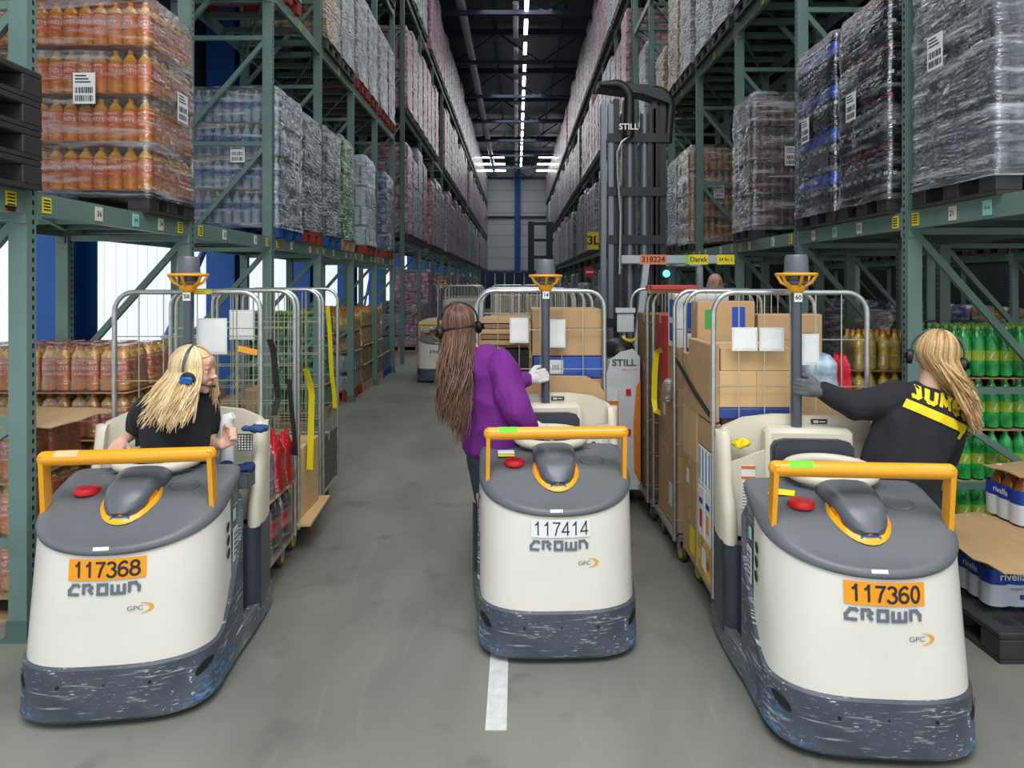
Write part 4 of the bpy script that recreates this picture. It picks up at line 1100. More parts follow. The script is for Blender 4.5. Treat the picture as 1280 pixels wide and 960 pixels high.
def carton(x0, x1, y0, y1, z0, z1, label, m=None, marks=(), tape='x', group=None, rz=0, lid=None):
    """closed cardboard box with tape and printed marks"""
    m = m or CARD; w_, d_, h_ = x1-x0, y1-y0, z1-z0
    b = MB(); b.box(0, w_, 0, d_, 0, h_, 0, c=.004)
    if tape == 'x': b.box(-.0006, w_+.0006, d_/2-.025, d_/2+.025, h_-.06, h_+.0006, 1); b.box(-.0006, w_+.0006, d_/2-.0008, d_/2+.0008, h_-.001, h_+.0012, 2)
    else: b.box(w_/2-.025, w_/2+.025, -.0006, d_+.0006, h_-.06, h_+.0006, 1)
    o = b.build('carton', [m, TAPE, CARD_D], None, 0, (x0, y0, z0), (0, 0, rz)); tag(o, label, 'box', group)
    for (face, u, v, w2, h2, mk, txt) in marks:
        q = MB()
        def fn(a, c, d, face=face):
            if face == '-y': return (u+a, -.0012-d, v+c)
            if face == '-x': return (-.0012-d, u-a, v+c)
            return (w_+.0012+d, u+a, v+c)
        q.add([fn(-w2/2, -h2/2, 0), fn(w2/2, -h2/2, 0), fn(w2/2, h2/2, 0), fn(-w2/2, h2/2, 0)], [(0, 1, 2, 3)], 0)
        if txt: q.text(txt, h2*.4, lambda a, c, d: fn(a, c, .001), 1, bold=.01)
        q.build('printed_label', [mk, INK], o, 0)
    return o
PL_ = M('plastic_sleeve', (216, 220, 218), .15, 0, .1, 12)
def paper(label, x, y, z, w_=.16, h_=.21, rz=0):
    """paper sheet in a clear sleeve hung on a wire grid; origin at the sheet's centre"""
    t = thing('paper_sleeve', label, 'paper sheet', (x, y, z), rz)
    MB().box(-w_/2, w_/2, -.002, .002, -h_/2, h_/2).build('sleeve', PL_, t, 0)
    MB().box(-w_/2+.012, w_/2-.012, -.0035, -.002, -h_/2+.012, h_/2-.012).build('sheet', WHITE, t, 0)
    return t
# ---------------- right row
c1 = cage('roll cage behind truck 117360 with large cartons, nearest of the right row', 1.05, 3.63, rz=R(-1.5))
c2 = cage('middle roll cage of the right row with a red carton and yellow strap', 1.03, 4.44, rz=R(0))
c3 = cage('farthest roll cage of the right row beside the parked forklift', 1.005, 5.22, rz=R(1))
RC = 'cartons in the right row of roll cages'
carton(1.09, 1.50, 3.66, 4.10, 1.18, 1.375, 'pale carton, lower of the two long ones behind truck 117360, on the blue tray', CARD_L, [('-y', .2, .1, .002, .19, CARD_D, '')])
carton(1.10, 1.49, 3.67, 4.10, 1.376, 1.50, 'pale carton lying on the lower long carton behind truck 117360', CARD_L)
carton(1.04, 1.088, 3.65, 4.12, 1.10, 1.52, 'narrow upright carton at the left of the two long pale cartons', CARD, [('-y', .024, .2, .003, .4, CARD_D, '')])
o = MB().box(1.08, 1.51, 3.65, 4.10, 1.12, 1.178, c=.005).build('tray', M('blue_tray', (48, 72, 140), .5)); tag(o, 'blue tray under the pale cartons behind truck 117360', 'tray')
carton(1.12, 1.48, 3.72, 4.1, .20, .62, 'large carton at the bottom front of the nearest right cage', CARD)
carton(1.50, 1.84, 3.70, 4.2, .20, .70, 'large carton at the bottom right of the nearest right cage', CARD)
carton(1.12, 1.48, 3.72, 4.1, .62, 1.12, 'carton in the middle of the nearest right cage, under the blue tray', CARD)
carton(1.50, 1.84, 3.70, 4.2, .70, 1.24, 'carton under the detergent packs in the nearest right cage', CARD)
# side column of the nearest cage, seen from the aisle
carton(1.045, 1.115, 3.95, 4.28, .20, .48, 'carton at the foot of the nearest right cage beside the wheels', CARD, [('-x', .1, .12, .12, .16, YLAB, '')])
carton(1.045, 1.115, 3.95, 4.28, .48, .80, 'carton with a small white label on the side of the nearest right cage', CARD, [('-x', .2, .2, .07, .09, WHITE, '')])
carton(1.045, 1.115, 3.95, 4.28, .80, 1.10, 'carton above the white-labelled one on the side of the nearest right cage', CARD_L)
carton(1.045, 1.115, 3.95, 4.28, 1.10, 1.42, 'carton with an open flap at the top side of the nearest right cage', CARD)
carton(1.045, 1.11, 3.66, 3.93, .20, .42, 'coloured snack carton at the bottom corner of the nearest right cage', M('yellow_print_card', (214, 178, 80), .5, 0, .5, 14), [('-x', .14, .11, .1, .12, WHITE, ''), ('-x', .2, .12, .03, .16, YEL, ''), ('-x', .06, .1, .04, .05, RED, '')])
for i in range(2):
    carton(1.045, 1.11, 3.66+.135*i, 3.79+.135*i, .42, .70, 'white packet with a blue printed bottle, %s of the pair at the cage corner' % ('front' if i == 0 else 'rear'), WHITE, [('-x', .065, .20, .07, .03, BLUEP, ''), ('-x', .065, .10, .05, .1, ORG if i == 0 else RED, '')], 'y')
for i in range(4):
    carton(1.045, 1.10, 3.66+.065*i, 3.72+.065*i, .705, .93, 'slim white and blue packet standing in the row at the cage side', WHITE, [('-x', .03, .12, .022, .18, M('sky_print', (110, 160, 206), .5), '')], 'y', 'slim blue packets at the cage side')
carton(1.045, 1.10, 3.66, 3.93, .935, 1.09, 'carton above the slim blue packets at the cage side', CARD)
# top rear goods of the nearest cage
carton(1.10, 1.45, 4.14, 4.29, 1.30, 1.74, 'carton with a green round emblem at the top of the nearest right cage', CARD, [('-y', .02+.06, .33, .07, .12, M('emblem_green', (60, 150, 70), .5), ''), ('-y', .25, .34, .08, .13, BLUEP, '')])
carton(1.47, 1.86, 4.14, 4.29, 1.30, 1.66, 'carton with small black triangle marks at the upper right of the nearest right cage', CARD, [('-y', .30, .22, .05, .06, CARD_D, '')])
carton(1.12, 1.48, 4.11, 4.135, 1.0, 1.3, 'flattened carton standing behind the pale cartons', CARD_D)
# detergent packs
def pouch_pack(label, x, y, z, w_, h_, m, m2, d=.16):
    t = thing('drink_pack', label, 'pack', (x, y, z)); b = MB()
    nx = max(2, int(w_/.08))
    for i in range(nx):
        b.lathe([(.03, 0), (.04, .02), (.04, h_*.7), (.02, h_*.9), (.018, h_), (.0, h_)], (w_*(i+.5)/nx, d/2, 0), seg=10)
    b.build('bottles', m, t)
    s_ = film_shell(0, w_, 0, d, 0, h_*.95, h_, x*9, .008, .04); s_.build('printed_film', m2, t, 60); return t
WBL = M('white_blue_print', (176, 200, 226), .3, 0, .5, 16, coat=.4)
REDP = M('red_print', (206, 30, 50), .25, 0, .25, 20, coat=.4)
pouch_pack('blue and white wrapped pack in the nearest right cage, left of the red pack', 1.58, 3.74, 1.25, .20, .20, WHITE, WBL)
pouch_pack('red glossy pack at the right post of the nearest right cage', 1.785, 3.74, 1.25, .06, .20, RED, REDP)
paper('leftmost of three sleeved paper sheets hung on the nearest right cage', 1.21, 3.612, 1.553, .135, .125)
paper('sleeved paper sheet hung just left of the lamp pole of truck 117360', 1.352, 3.607, 1.553, .13, .125)
paper('sleeved paper sheet hung right of the lamp pole of truck 117360', 1.555, 3.60, 1.50, .09, .165)
# middle cage
carton(1.06, 1.40, 4.48, 5.08, .2, .7, 'big carton at the bottom of the middle right cage', CARD, [('-x', .2, .2, .1, .16, WHITE, '')])
carton(1.06, 1.42, 4.48, 5.08, .7, 1.15, 'big carton in the middle of the middle right cage', CARD, [('-x', .4, .25, .08, .09, WHITE, '')])
carton(1.06, 1.10, 4.50, 4.78, 1.15, 1.42, 'carton with yellow tape smile on the side of the middle right cage', CARD)
carton(1.05, 1.4, 4.50, 4.72, 1.42, 1.78, 'white carton with blue panels at the top of the middle right cage', WHITE, [('-x', .11, .26, .12, .12, BLUEP, ''), ('-x', .11, .1, .12, .12, BLUEP, ''), ('-y', .1, .2, .1, .2, BLUEP, '')])
carton(1.045, 1.12, 4.80, 5.1, 1.15, 1.62, 'red carton upright on the side of the middle right cage', M('red_card', (176, 34, 44), .55, 0, .15, 12))
carton(1.14, 1.8, 4.80, 5.1, 1.2, 1.6, 'wide carton at the rear of the middle right cage', CARD)
carton(1.44, 1.8, 4.5, 5.0, .2, 1.2, 'tall carton in the right half of the middle right cage', CARD)
o = MB().ball((1.04, 4.66, 1.12), .07, seg=14, sc=(.6, 1, 1.2)).build('plastic_bag', film_mat('grey_bag', (200, 190, 200), .5, .4)); tag(o, 'crumpled clear plastic bag caught at the side of the middle right cage', 'plastic bag')
# third cage
carton(1.04, 1.36, 5.26, 5.86, .2, .66, 'dark carton at the bottom of the farthest right cage', CARD_D)
carton(1.04, 1.36, 5.26, 5.86, .66, 1.2, 'dark carton in the middle of the farthest right cage', CARD_D)
carton(1.04, 1.36, 5.26, 5.86, 1.2, 1.6, 'brown carton at the top of the farthest right cage', CARD_D)
carton(1.40, 1.76, 5.26, 5.86, .2, 1.5, 'tall carton in the right half of the farthest right cage', CARD)
o = carton(.985, 1.33, 4.98, 5.2, 1.802, 1.835, 'long flat red carton lying across the top of the right cages', M('red_card_top', (186, 60, 66), .5))
# straps on the right row
strap('black strap hanging across the open side of the nearest right cage', [(1.035, 4.50, 1.37), (1.03, 4.30, 1.33), (1.03, 3.95, 1.22), (1.04, 3.66, 1.14)], STRAPB, .035, (1, .15, 0))
strap('yellow strap hanging in a loop on the middle right cage', [(1.02, 4.78, 1.38), (1.0, 4.86, 1.36), (1.0, 4.93, 1.2), (1.0, 4.95, 1.0), (1.0, 4.90, .93), (1.01, 4.78, .94)], STRAPY, .04)
# ---------------- left row
l1 = cage('nearest roll cage of the left row with red cola packs', -2.26, 3.82, D=.68, rz=R(2.5))
l2 = cage('middle roll cage of the left row with a flat carton', -2.30, 4.60, D=.62, rz=R(3))
l3 = cage('farthest roll cage of the left row hung with yellow straps', -2.34, 5.32, D=.60, rz=R(4))
REDF = M('red_cola_film', (190, 22, 34), .2, 0, .35, 24, coat=.5)
def pack_block(name, label, x0, x1, y0, y1, z0, h, bm_col, cap, film, cat='pack', grp=None, nx=2, ny=3, lab=None, bandz=(.35, .6), seg=8, capz=True):
    t = thing(name, label, cat, (x0, y0, z0), 0, grp)
    key = ('pb', round(x1-x0, 3), round(y1-y0, 3), h, bm_col.name, film.name if film else 'none')
    if key not in _cm:
        w_, d_ = x1-x0, y1-y0; r = min(w_/nx, d_/ny)/2*.97
        b = MB()
        for i in range(nx):
            for j in range(ny):
                b.lathe([(r*.8, 0), (r, .02), (r, bandz[0]*h), (r, bandz[1]*h), (r*.97, h*.72), (r*.4, h*.9), (r*.34, h*.92), (r*.34, h), (.001, h)], (w_*(i+.5)/nx, d_*(j+.5)/ny, 0), mis=[0, 0, 1, 0, 0, 0, 2, 2], seg=seg)
        m1 = b.mesh('bottles', [bm_col, lab or bm_col, cap], 50)
        m2 = film_shell(0, w_, 0, d_, 0, h*.86, h, len(_cm)*1.7, .006, .06).mesh('shrink_film', film, 60) if film else None
        _cm[key] = (m1, m2)
    obj('bottles', _cm[key][0], t)
    if _cm[key][1]: obj('shrink_film', _cm[key][1], t)
    return t
RL = M('cola_red_label', (206, 20, 36), .35, 0, .1); RC_ = M('cola_red_cap', (214, 30, 40), .35)
# nearest left cage: lower and upper layers along the aisle side
o = MB().box(-2.22, -1.46, 3.86, 4.48, .197, .205).build('cardboard_sheet', SHEET); tag(o, 'cardboard sheet at the floor of the nearest left cage', 'cardboard sheet')
for k in range(3):
    pack_block('drink_pack', ('pack of clear water bottles at the lower front corner of the nearest left cage', 'pack of dark cola bottles with red labels, lower layer beside the water', 'pack of dark cola bottles with red labels, lower layer at the rear')[k],
               -1.72, -1.46, 3.87+.20*k, 4.06+.20*k, .21, .33, CLEAR if k == 0 else COLA, MATS['blue_cap'] if k == 0 else RC_, FILM_T, lab=MATS['cola_blue_label'] if k == 0 else RL, nx=3, ny=2, bandz=(.62, .78) if k == 0 else (.3, .6))
o = MB().box(-2.22, -1.455, 3.86, 4.49, .545, .552).build('cardboard_sheet', SHEET); tag(o, 'cardboard sheet between the two drink layers of the nearest left cage', 'cardboard sheet')
pack_block('drink_pack', 'pack of mixed juice bottles with yellow labels, upper layer nearest the truck', -1.72, -1.46, 3.87, 4.02, .555, .30, M('ruby_juice', (150, 50, 40), .1, 0, .3), LIME, None, lab=YLAB, nx=3, ny=2, seg=12)
pack_block('drink_pack', 'pack in mauve film, upper layer of the nearest left cage', -1.70, -1.47, 4.04, 4.16, .555, .33, M('mauve_pack', (150, 130, 160), .3), BLACK, film_mat('mauve_film', (200, 190, 214), .5, .4), nx=3, ny=2)
for k in range(2):
    pack_block('drink_pack', 'red-filmed cola pack, upper layer of the nearest left cage, %s of the two' % ('front' if k == 0 else 'rear'), -1.74, -1.46, 4.17+.165*k, 4.325+.165*k, .555, .34, RL, RC_, film_mat('red_film', (206, 24, 36), .75, .2) if k == 0 else MATS['red_film'], nx=3, ny=2)
for i in range(2):
    for k in range(3):
        pack_block('drink_pack', 'drink pack in the far half of the nearest left cage', -2.22+.25*i, -1.98+.25*i, 3.87+.2*k, 4.06+.2*k, .21, .33, CLEAR, RC_, FILM_T, grp='packs in the far half of the nearest left cage', nx=3, ny=2)
# middle left cage: opened carton
carton(-1.80, -1.50, 4.68, 5.15, .20, .70, 'tall opened carton leaning in the middle left cage', CARD_L)
o = MB().prism([(-2.05, 4.55), (-1.40, 4.62), (-1.44, 5.25), (-2.1, 5.2)], .197, .215, 'z').build('cardboard_sheet', CARD_L, None, 0); tag(o, 'flat cardboard sheet sticking out at the foot of the middle left cage', 'cardboard sheet')
carton(-1.88, -1.55, 5.38, 5.85, .20, .62, 'grey-black carton in the farthest left cage', M('grey_print_card', (92, 92, 94), .6, 0, .5, 30))
carton(-2.26, -1.92, 4.66, 5.16, .20, .82, 'carton in the far half of the middle left cage', CARD)
for i, (x, z) in enumerate(((-1.70, 1.555), (-1.85, 1.57))):
    paper(('white paper sheet hanging on the nearest left cage just right of the lamp pole', 'white paper sheet hung in the left cages, right of the other sheet')[i], x, 3.79+.01*i if i == 0 else 4.58, z, .17, .20, 0)
o = MB().box(-.055, .055, -.002, .002, -.016, .016).build('tie_label', M('orange_tag', (240, 160, 60), .5), None, 0, (-1.50, 3.79, 1.475), (0, R(12), 0)); tag(o, 'orange and white tag tied to the right post of the nearest left cage', 'tag')
o = MB().box(-.10, .0, -.018, .018, -.006, .018).build('tape_wrap', YLAB, None, 0, (-1.72, 3.82, 1.795)); tag(o, 'yellow tape round the top bar of the nearest left cage', 'tape')
strap('black strap hanging from the top of the nearest left cage', [(-1.455, 4.0, 1.52), (-1.44, 4.02, 1.46), (-1.44, 4.06, 1.3), (-1.44, 4.10, 1.16), (-1.45, 4.06, 1.06)], STRAPB, .045)
strap('black strap hanging lower on the nearest left cage, with a buckle', [(-1.45, 4.33, 1.24), (-1.45, 4.36, 1.1), (-1.45, 4.42, .9), (-1.45, 4.46, .72)], STRAPB, .035)
strap('yellow strap hanging straight down the side of the middle left cage', [(-1.47, 4.74, 1.25), (-1.46, 4.80, 1.15), (-1.46, 4.84, 1.05), (-1.455, 4.80, .75), (-1.455, 4.78, .54)], STRAPY, .05)
strap('yellow strap on the farthest left cage rising to its top', [(-1.53, 5.5, 1.66), (-1.53, 5.56, 1.45), (-1.53, 5.62, 1.1), (-1.53, 5.7, .92), (-1.53, 5.72, .8)], STRAPY, .04)
# ---------------- middle row
m1 = cage('nearest roll cage behind truck 117414', -.258, 4.36, W=.82, D=.7, rz=R(0))
m2 = cage('second roll cage behind truck 117414', -.30, 5.20, W=.82, D=.7, rz=R(1))
m3 = cage('third roll cage behind truck 117414', -.32, 6.05, W=.82, D=.7, rz=R(2))
carton(.10, .55, 4.40, 4.85, 1.38, 1.68, 'large plain carton at the top right of the cage behind truck 117414', CARD, [('-y', .225, .18, .45, .003, CARD_D, '')])
carton(.11, .55, 4.39, 4.85, 1.24, 1.375, 'blue carton with a white barcode panel behind the purple worker', M('royal_card', (44, 82, 168), .4, 0, .2, 8), [('-y', .14, .07, .10, .09, WHITE, '|||||')])
carton(.10, .55, 4.40, 4.85, .2, 1.235, 'tall carton stack at the lower right of the cage behind truck 117414', CARD)
carton(-.22, .08, 4.44, 4.85, .2, 1.28, 'tall carton at the lower left of the cage behind truck 117414', CARD)
carton(-.10, .08, 4.42, 4.80, 1.285, 1.42, 'black crate-like box in the cage behind truck 117414', BLACK, [])
for i in range(5):
    o = MB().prism([(-.24, 4.44), (.07, 4.40+.01*i), (.085, 4.78), (-.22, 4.8)], 1.45+.035*i, 1.478+.035*i, 'z').build('flattened_carton', CARD_D if i % 2 else CARD, None, 0); tag(o, 'flattened carton in the pile at the top left of the cage behind truck 117414', 'cardboard', 'flattened cartons behind truck 117414')
o = MB().box(-.24, .08, 4.44, 4.8, 1.43, 1.448).build('cardboard_sheet', CARD_D); tag(o, 'sheet under the flattened cartons behind truck 117414', 'cardboard sheet')
paper('pale paper sheet hung on the cage just left of the lamp pole of truck 117414', .015, 4.335, 1.55, .12, .16)
paper('white paper sheet hanging on the cage just right of the lamp pole of truck 117414', .255, 4.335, 1.53, .11, .18)
for i in range(2):
    y = 4.325-.018*i; top = 1.26-.105*i; pts = [(-.24, .9), (-.24, top)]+[(-.24+.02, top+.01)]+[(.44, top), (.52, top-.04), (.565, top-.12), (.565, .9)]
    o = MB().prism(pts, y, y+.012, 'y').build('carton_flap', CARD, None, 0); tag(o, '%s cardboard sheet with rounded corner standing behind the load guard of truck 117414' % ('rear' if i == 0 else 'front'), 'cardboard sheet')
for i, (y, h) in enumerate(((5.24, 1.5), (6.1, 1.55))):
    carton(-.24, .12, y, y+.55, .2, h, 'tall carton at the left of the %s cage behind truck 117414' % ('second', 'third')[i], CARD)
    carton(.15, .48, y, y+.55, .2, h-.2, 'tall carton at the right of the %s cage behind truck 117414' % ('second', 'third')[i], CARD_D)
# =====================================================================  goods on the floor by the racks
def juice_pack(label, x, y, z, grp, rz=0):
    """shrink-wrapped pack of six juice bottles, two wide and three deep"""
    if 'jp' not in _cm:
        t = thing('juice_pack', label, 'pack', (x, y, z), rz, grp)
        for i in range(2):
            for j in range(3): obj('bottle', B_OJ, t, (.05+.1*i, .05+.1*j, 0), (0, 0, rnd.uniform(-.3, .3)))
        _cm['jpf'] = film_shell(0, .2, 0, .3, 0, .285, .30, 4.4, .004, .05).mesh('shrink_film', FILM_T, 60)
        obj('shrink_film', _cm['jpf'], t); _cm['jp'] = t; return t
    return dup(_cm['jp'], (x, y, z), rz, label, grp)
def sheet(x0, x1, y0, y1, z, label, m=None, th=.006, wob=.012, seed=0):
    b = MB(); n = 14; q = 8; top = []; V = []
    for i in range(n+1):
        for j in range(q+1):
            x = x0+(x1-x0)*i/n; y = y0+(y1-y0)*j/q
            e = max(abs(2*i/n-1), abs(2*j/q-1))**6
            V.append((x, y, z-wob*e*(.5+mnoise.noise(Vector((x*5, y*5, seed)))) ))
    m_ = len(V); V += [(x, y, zz-th) for x, y, zz in V]
    Fs = []
    for i in range(n):
        for j in range(q):
            a = i*(q+1)+j; Fs += [(a, a+q+1, a+q+2, a+1), (m_+a, m_+a+1, m_+a+q+2, m_+a+q+1)]
    for i in range(n):
        a = i*(q+1); Fs.append((a, m_+a, m_+a+q+1, a+q+1)); a += q; Fs.append((a, a+q+1, m_+a+q+1, m_+a))
    for j in range(q): Fs.append((j, j+1, m_+j+1, m_+j)); a = n*(q+1)+j; Fs.append((a, m_+a, m_+a+1, a+1))
    b.add(V, Fs); o = b.build('cardboard_sheet', m or SHEET, None, 50); return tag(o, label, 'cardboard sheet')
# left: front pallet with cardboard sheets, upright juice packs behind
pallet('wood', -3.76, 3.70, 0, 'wooden pallet on the floor under the sheet-covered juice packs, left rack')
G1 = 'juice packs on the sheet-covered pallet'
for l in range(3):
    z = .152+l*.306
    for i in range(5):
        if l == 2 and i > 3: continue
        for j in range(2): juice_pack('pack of orange juice bottles on the sheet-covered pallet at the left edge', -2.76-.205*(i+1)+(-.0 if l < 2 else .0), 3.74+.305*j, z, G1)
sheet(-3.8, -2.72, 3.70, 4.34, .154+.306*2-.002, 'kraft sheet between the juice packs, lower of the two by the left post', seed=1)
sheet(-3.8, -2.52, 3.68, 4.34, .154+.306*3+.004, 'kraft sheet on top of the juice packs at the left edge', seed=2, wob=.03)
pallet('wood', -3.82, 4.58, 0, 'wooden pallet on the floor under the tall stack of orange juice packs')
G2 = 'juice packs of the tall orange stack'
for l in range(4):
    z = .152+l*.322
    if l: sheet(-3.84, -2.62, 4.57, 5.24, z-.006, 'kraft sheet in the tall orange stack, %s from the top' % ('third', 'second', 'first')[l-1], wob=.003, th=.004)
    for i in range(6):
        for j in range(2):
            if l < 3 and j == 1 and i > 0: continue
            juice_pack('pack of orange juice bottles in the tall stack behind the blonde worker', -2.64-.2*(i+1), 4.60+.305*j, z+.002, G2)
# black pallets stacked on the first level, at the left edge
for k in range(4):
    pallet('black', -3.62, 2.74, LEVN[0]+.152*k+.001, 'black plastic pallet in the stack on the left rack, %s' % ('bottom of the four', 'second from the bottom', 'third from the bottom', 'topmost')[k])
# green soda stack on the right, bottle by bottle
pallet('wood', 3.02, 4.64, 0, 'wooden pallet under the stack of green soda bottles')
G3 = 'green soda bottles stacked by the right rack'
for l in range(4):
    z = .152+l*.352; last = l == 3
    if l: sheet(3.02, 4.0, 4.63, 5.28, z-.005, 'kraft sheet in the green soda stack, %s from the top' % ('third', 'second', 'first')[l-1], wob=.003, th=.004)
    for i in range(9):
        for j in range(6 if last else 1):
            if i < 2 and not last: pass
            o = obj('soda_bottle', B_7, None, (3.08+.096*i, 4.69+.096*j, z+.001), (0, 0, rnd.uniform(-.6, .6)))
            tag(o, 'green soda bottle with a lime label in the stack by the right rack', 'bottle', G3)
# dark bottles with yellow caps behind
pallet('wood', 2.78, 5.50, 0, 'wooden pallet under the amber bottles behind the right cages')
for l in range(4):
    z = .152+l*.33
    for i in range(5):
        pack_block('drink_pack', 'pack of amber drink bottles with orange caps, stacked behind the right cages', 2.76+.20*i, 2.95+.20*i, 5.54, 5.82, z, .32, bottle_mat('yellow_drink', (232, 192, 16), .1, .3), MATS['orange_cap'], FILM_T, grp='amber packs behind the right cages', nx=2, ny=3)
    if l < 3: sheet(2.74, 3.9, 5.52, 5.86, z+.327, 'thin sheet in the amber pack stack, %s one' % ('lower', 'middle', 'upper')[l], wob=.002, th=.003)
pallet('wood', 3.95, 6.0, 0, 'wooden pallet under the dark bottles with yellow caps, behind the soda stack')
for l in range(4):
    z = .152+l*.30
    for i in range(5):
        for j in range(2 if l == 3 else 1):
            pack_block('drink_pack', 'pack of dark bottles with bright yellow caps behind the green soda', 3.97+.20*i, 4.165+.20*i, 6.02+.3*j, 6.30+.3*j, z, .298, COLA, MATS['yellow_cap'], None, grp='yellow-capped packs behind the green soda', nx=2, ny=3)
# blue and white bottle packs on the black pallet at the right edge
pallet('black', 2.345, 3.30, 0, 'black plastic pallet on the floor at the right edge, under the blue-labelled packs')
RVA = bottle_mat('amber_rivella', (150, 92, 36), .1, .3); RVB = M('sleeve_blue', (28, 66, 170), .4, 0, .03); RVW = M('sleeve_white', (216, 222, 236), .35, 0, .05)
def riv_pack(label, x, y, z, grp=None, turned=False):
    key = ('riv', turned)
    if key not in _cm:
        b = MB(); h = .30; r = .0465
        nx, ny = (2, 3) if not turned else (3, 2)
        for i in range(nx):
            for j in range(ny): b.lathe([(r*.75, .0), (r, .02), (r, .05), (r, .20), (r*.8, .225), (r*.36, .27), (r*.32, .274), (r*.34, .30), (.001, .30)], (.048+.095*i, .048+.095*j, 0), mis=[1, 1, 0, 0, 0, 0, 2, 2], seg=12)
        m1 = b.mesh('bottles', [RVA, RVW, WHITE], 50)
        b = MB(); w_, d_ = .095*nx+.002, .095*ny+.002
        per = []
        def scal(n, a, c, ax):
            for k in range(n*6):
                t_ = k/6.0; bulge = .006*abs(math.sin(PI*t_)); per.append((ax, a+(c-a)*k/(n*6), bulge))
        P2 = []
        for k in range(nx*6): P2.append((w_*k/(nx*6), -.013*abs(math.sin(PI*k/6.0))))
        for k in range(ny*6): P2.append((w_+.013*abs(math.sin(PI*k/6.0)), d_*k/(ny*6)))
        for k in range(nx*6): P2.append((w_-w_*k/(nx*6), d_+.013*abs(math.sin(PI*k/6.0))))
        for k in range(ny*6): P2.append((-.013*abs(math.sin(PI*k/6.0)), d_-d_*k/(ny*6)))
        b.loft([[(x_, y_, zz) for x_, y_ in P2] for zz in (.012, .125)], 1, cap0=False, cap1=False)
        b.loft([[(x_, y_, zz) for x_, y_ in P2] for zz in (.125, .205)], 0, cap0=False, cap1=False)
        b.text('rivella', .058, lambda u, v, d: (w_/2+.01+u, -.015, .168+v), 2, bold=.015); b.text('Original', .02, lambda u, v, d: (w_/2+.03+u, -.015, .105+v), 3)
        b.text('rivella', .05, lambda u, v, d: (-.015, d_/2-u, .168+v), 2, bold=.015)
        b.box(w_-.05, w_-.03, -.015, -.012, .05, .075, 0); b.lathe([(.016, -.015), (.016, -.012)], (w_*.72, 0, .205), axis='y', mi=4, seg=14)
        m2 = b.mesh('printed_sleeve', [RVB, RVW, WHITE, INKG, YLAB], 50)
        _cm[key] = (m1, m2)
    t = thing('drink_pack', label, 'pack', (x, y, z), 0, grp); obj('bottles', _cm[key][0], t); obj('printed_sleeve', _cm[key][1], t); return t
G4 = 'blue sleeve packs on the black pallet, under the sheet'
for i in range(3):
    for j in range(2): riv_pack('blue and white sleeved bottle pack standing on the black pallet under the sheet', 2.475+.20*i, 3.55+.30*j, .153, G4)
sheet(2.36, 3.50, 3.30, 4.16, .153+.306, 'kraft sheet over the blue sleeved packs at the right edge', seed=5, wob=.035)
for i in range(3):
    for j in range(1): riv_pack('blue and white sleeved bottle pack on top of the kraft sheet at the right edge', 2.86+.20*i, 3.86+.30*j, .153+.308, 'blue sleeve packs on top of the sheet')
sheet(2.84, 3.5, 3.84, 4.16, .153+.308+.304, 'kraft sheet lying over the upper blue sleeved packs', seed=6, wob=.02)
# middle distance, along the left rack
YJ = bottle_mat('yellow_juice', (250, 190, 16), .15, .3); GRN = MATS['green_soda_glass']; BLB = bottle_mat('blue_bottle', (50, 96, 176), .12, .3)
def pile(nm, y0, layers, palk, x1=-2.60, nx=3):
    pallet(palk, x1-1.15, y0, 0, 'pallet under the %s beside the left rack' % nm)
    z = .152
    for (bm_, cap, film, h, full, sh) in layers:
        for i in range(nx if full else 1):
            for j in range(2): pass
        for j in range(4):
            for i in range(5):
                if not (j == 0 or i == 0 or full): continue
                pack_block('drink_pack', 'pack in the %s beside the left rack' % nm, x1-.225*(i+1), x1-.225*(i+1)+.21, y0+.02+.19*j, y0+.20+.19*j, z, h, bm_, cap, film, grp='packs of the %s' % nm, nx=2, ny=2, seg=6)
        z += h+.006
        if sh: sheet(x1-1.16, x1+.02, y0-.01, y0+.80, z, '%skraft sheet in the %s' % ('' if sh == 1 else 'upper ', nm), wob=.004, th=.005); z += .008
pile('green soda pile behind the left cages', 8.93, [(GRN, C7, FILM_T, .32, False, 1), (GRN, C7, FILM_T, .32, False, 0), (GRN, C7, FILM_T, .32, False, 2), (GRN, C7, FILM_T, .32, True, 0)], 'wood')
WHP = M('clear_pack', (176, 180, 188), .2, 0, .25)
pile('silver and yellow drink pile', 10.66, [(WHP, WHITE, FILM_T, .30, False, 0), (WHP, WHITE, FILM_T, .30, False, 1), (AMBD, OCAP, FILM_T, .30, False, 0), (YJ, OCAP, FILM_T, .28, True, 0)], 'red')
pile('yellow juice pile nearest the silver pile', 11.50, [(AMBD, OCAP, FILM_T, .31, False, 1), (AMBD, OCAP, FILM_T, .31, False, 2), (YJ, OCAP, FILM_T, .31, False, 0), (YJ, OCAP, FILM_T, .30, True, 0)], 'wood')
pile('tall yellow juice pile farther down', 12.42, [(AMBD, OCAP, FILM_T, .31, False, 1), (AMBD, OCAP, FILM_T, .31, False, 2), (YJ, OCAP, FILM_T, .31, False, 0), (YJ, YLAB, FILM_T, .30, True, 0)], 'wood')
pile('blue water pile', 13.26, [(BLB, MATS['blue_cap'], FILM_T, .32, False, 1), (GREYB, BLACK, FILM_T, .3, True, 0)], 'blue')
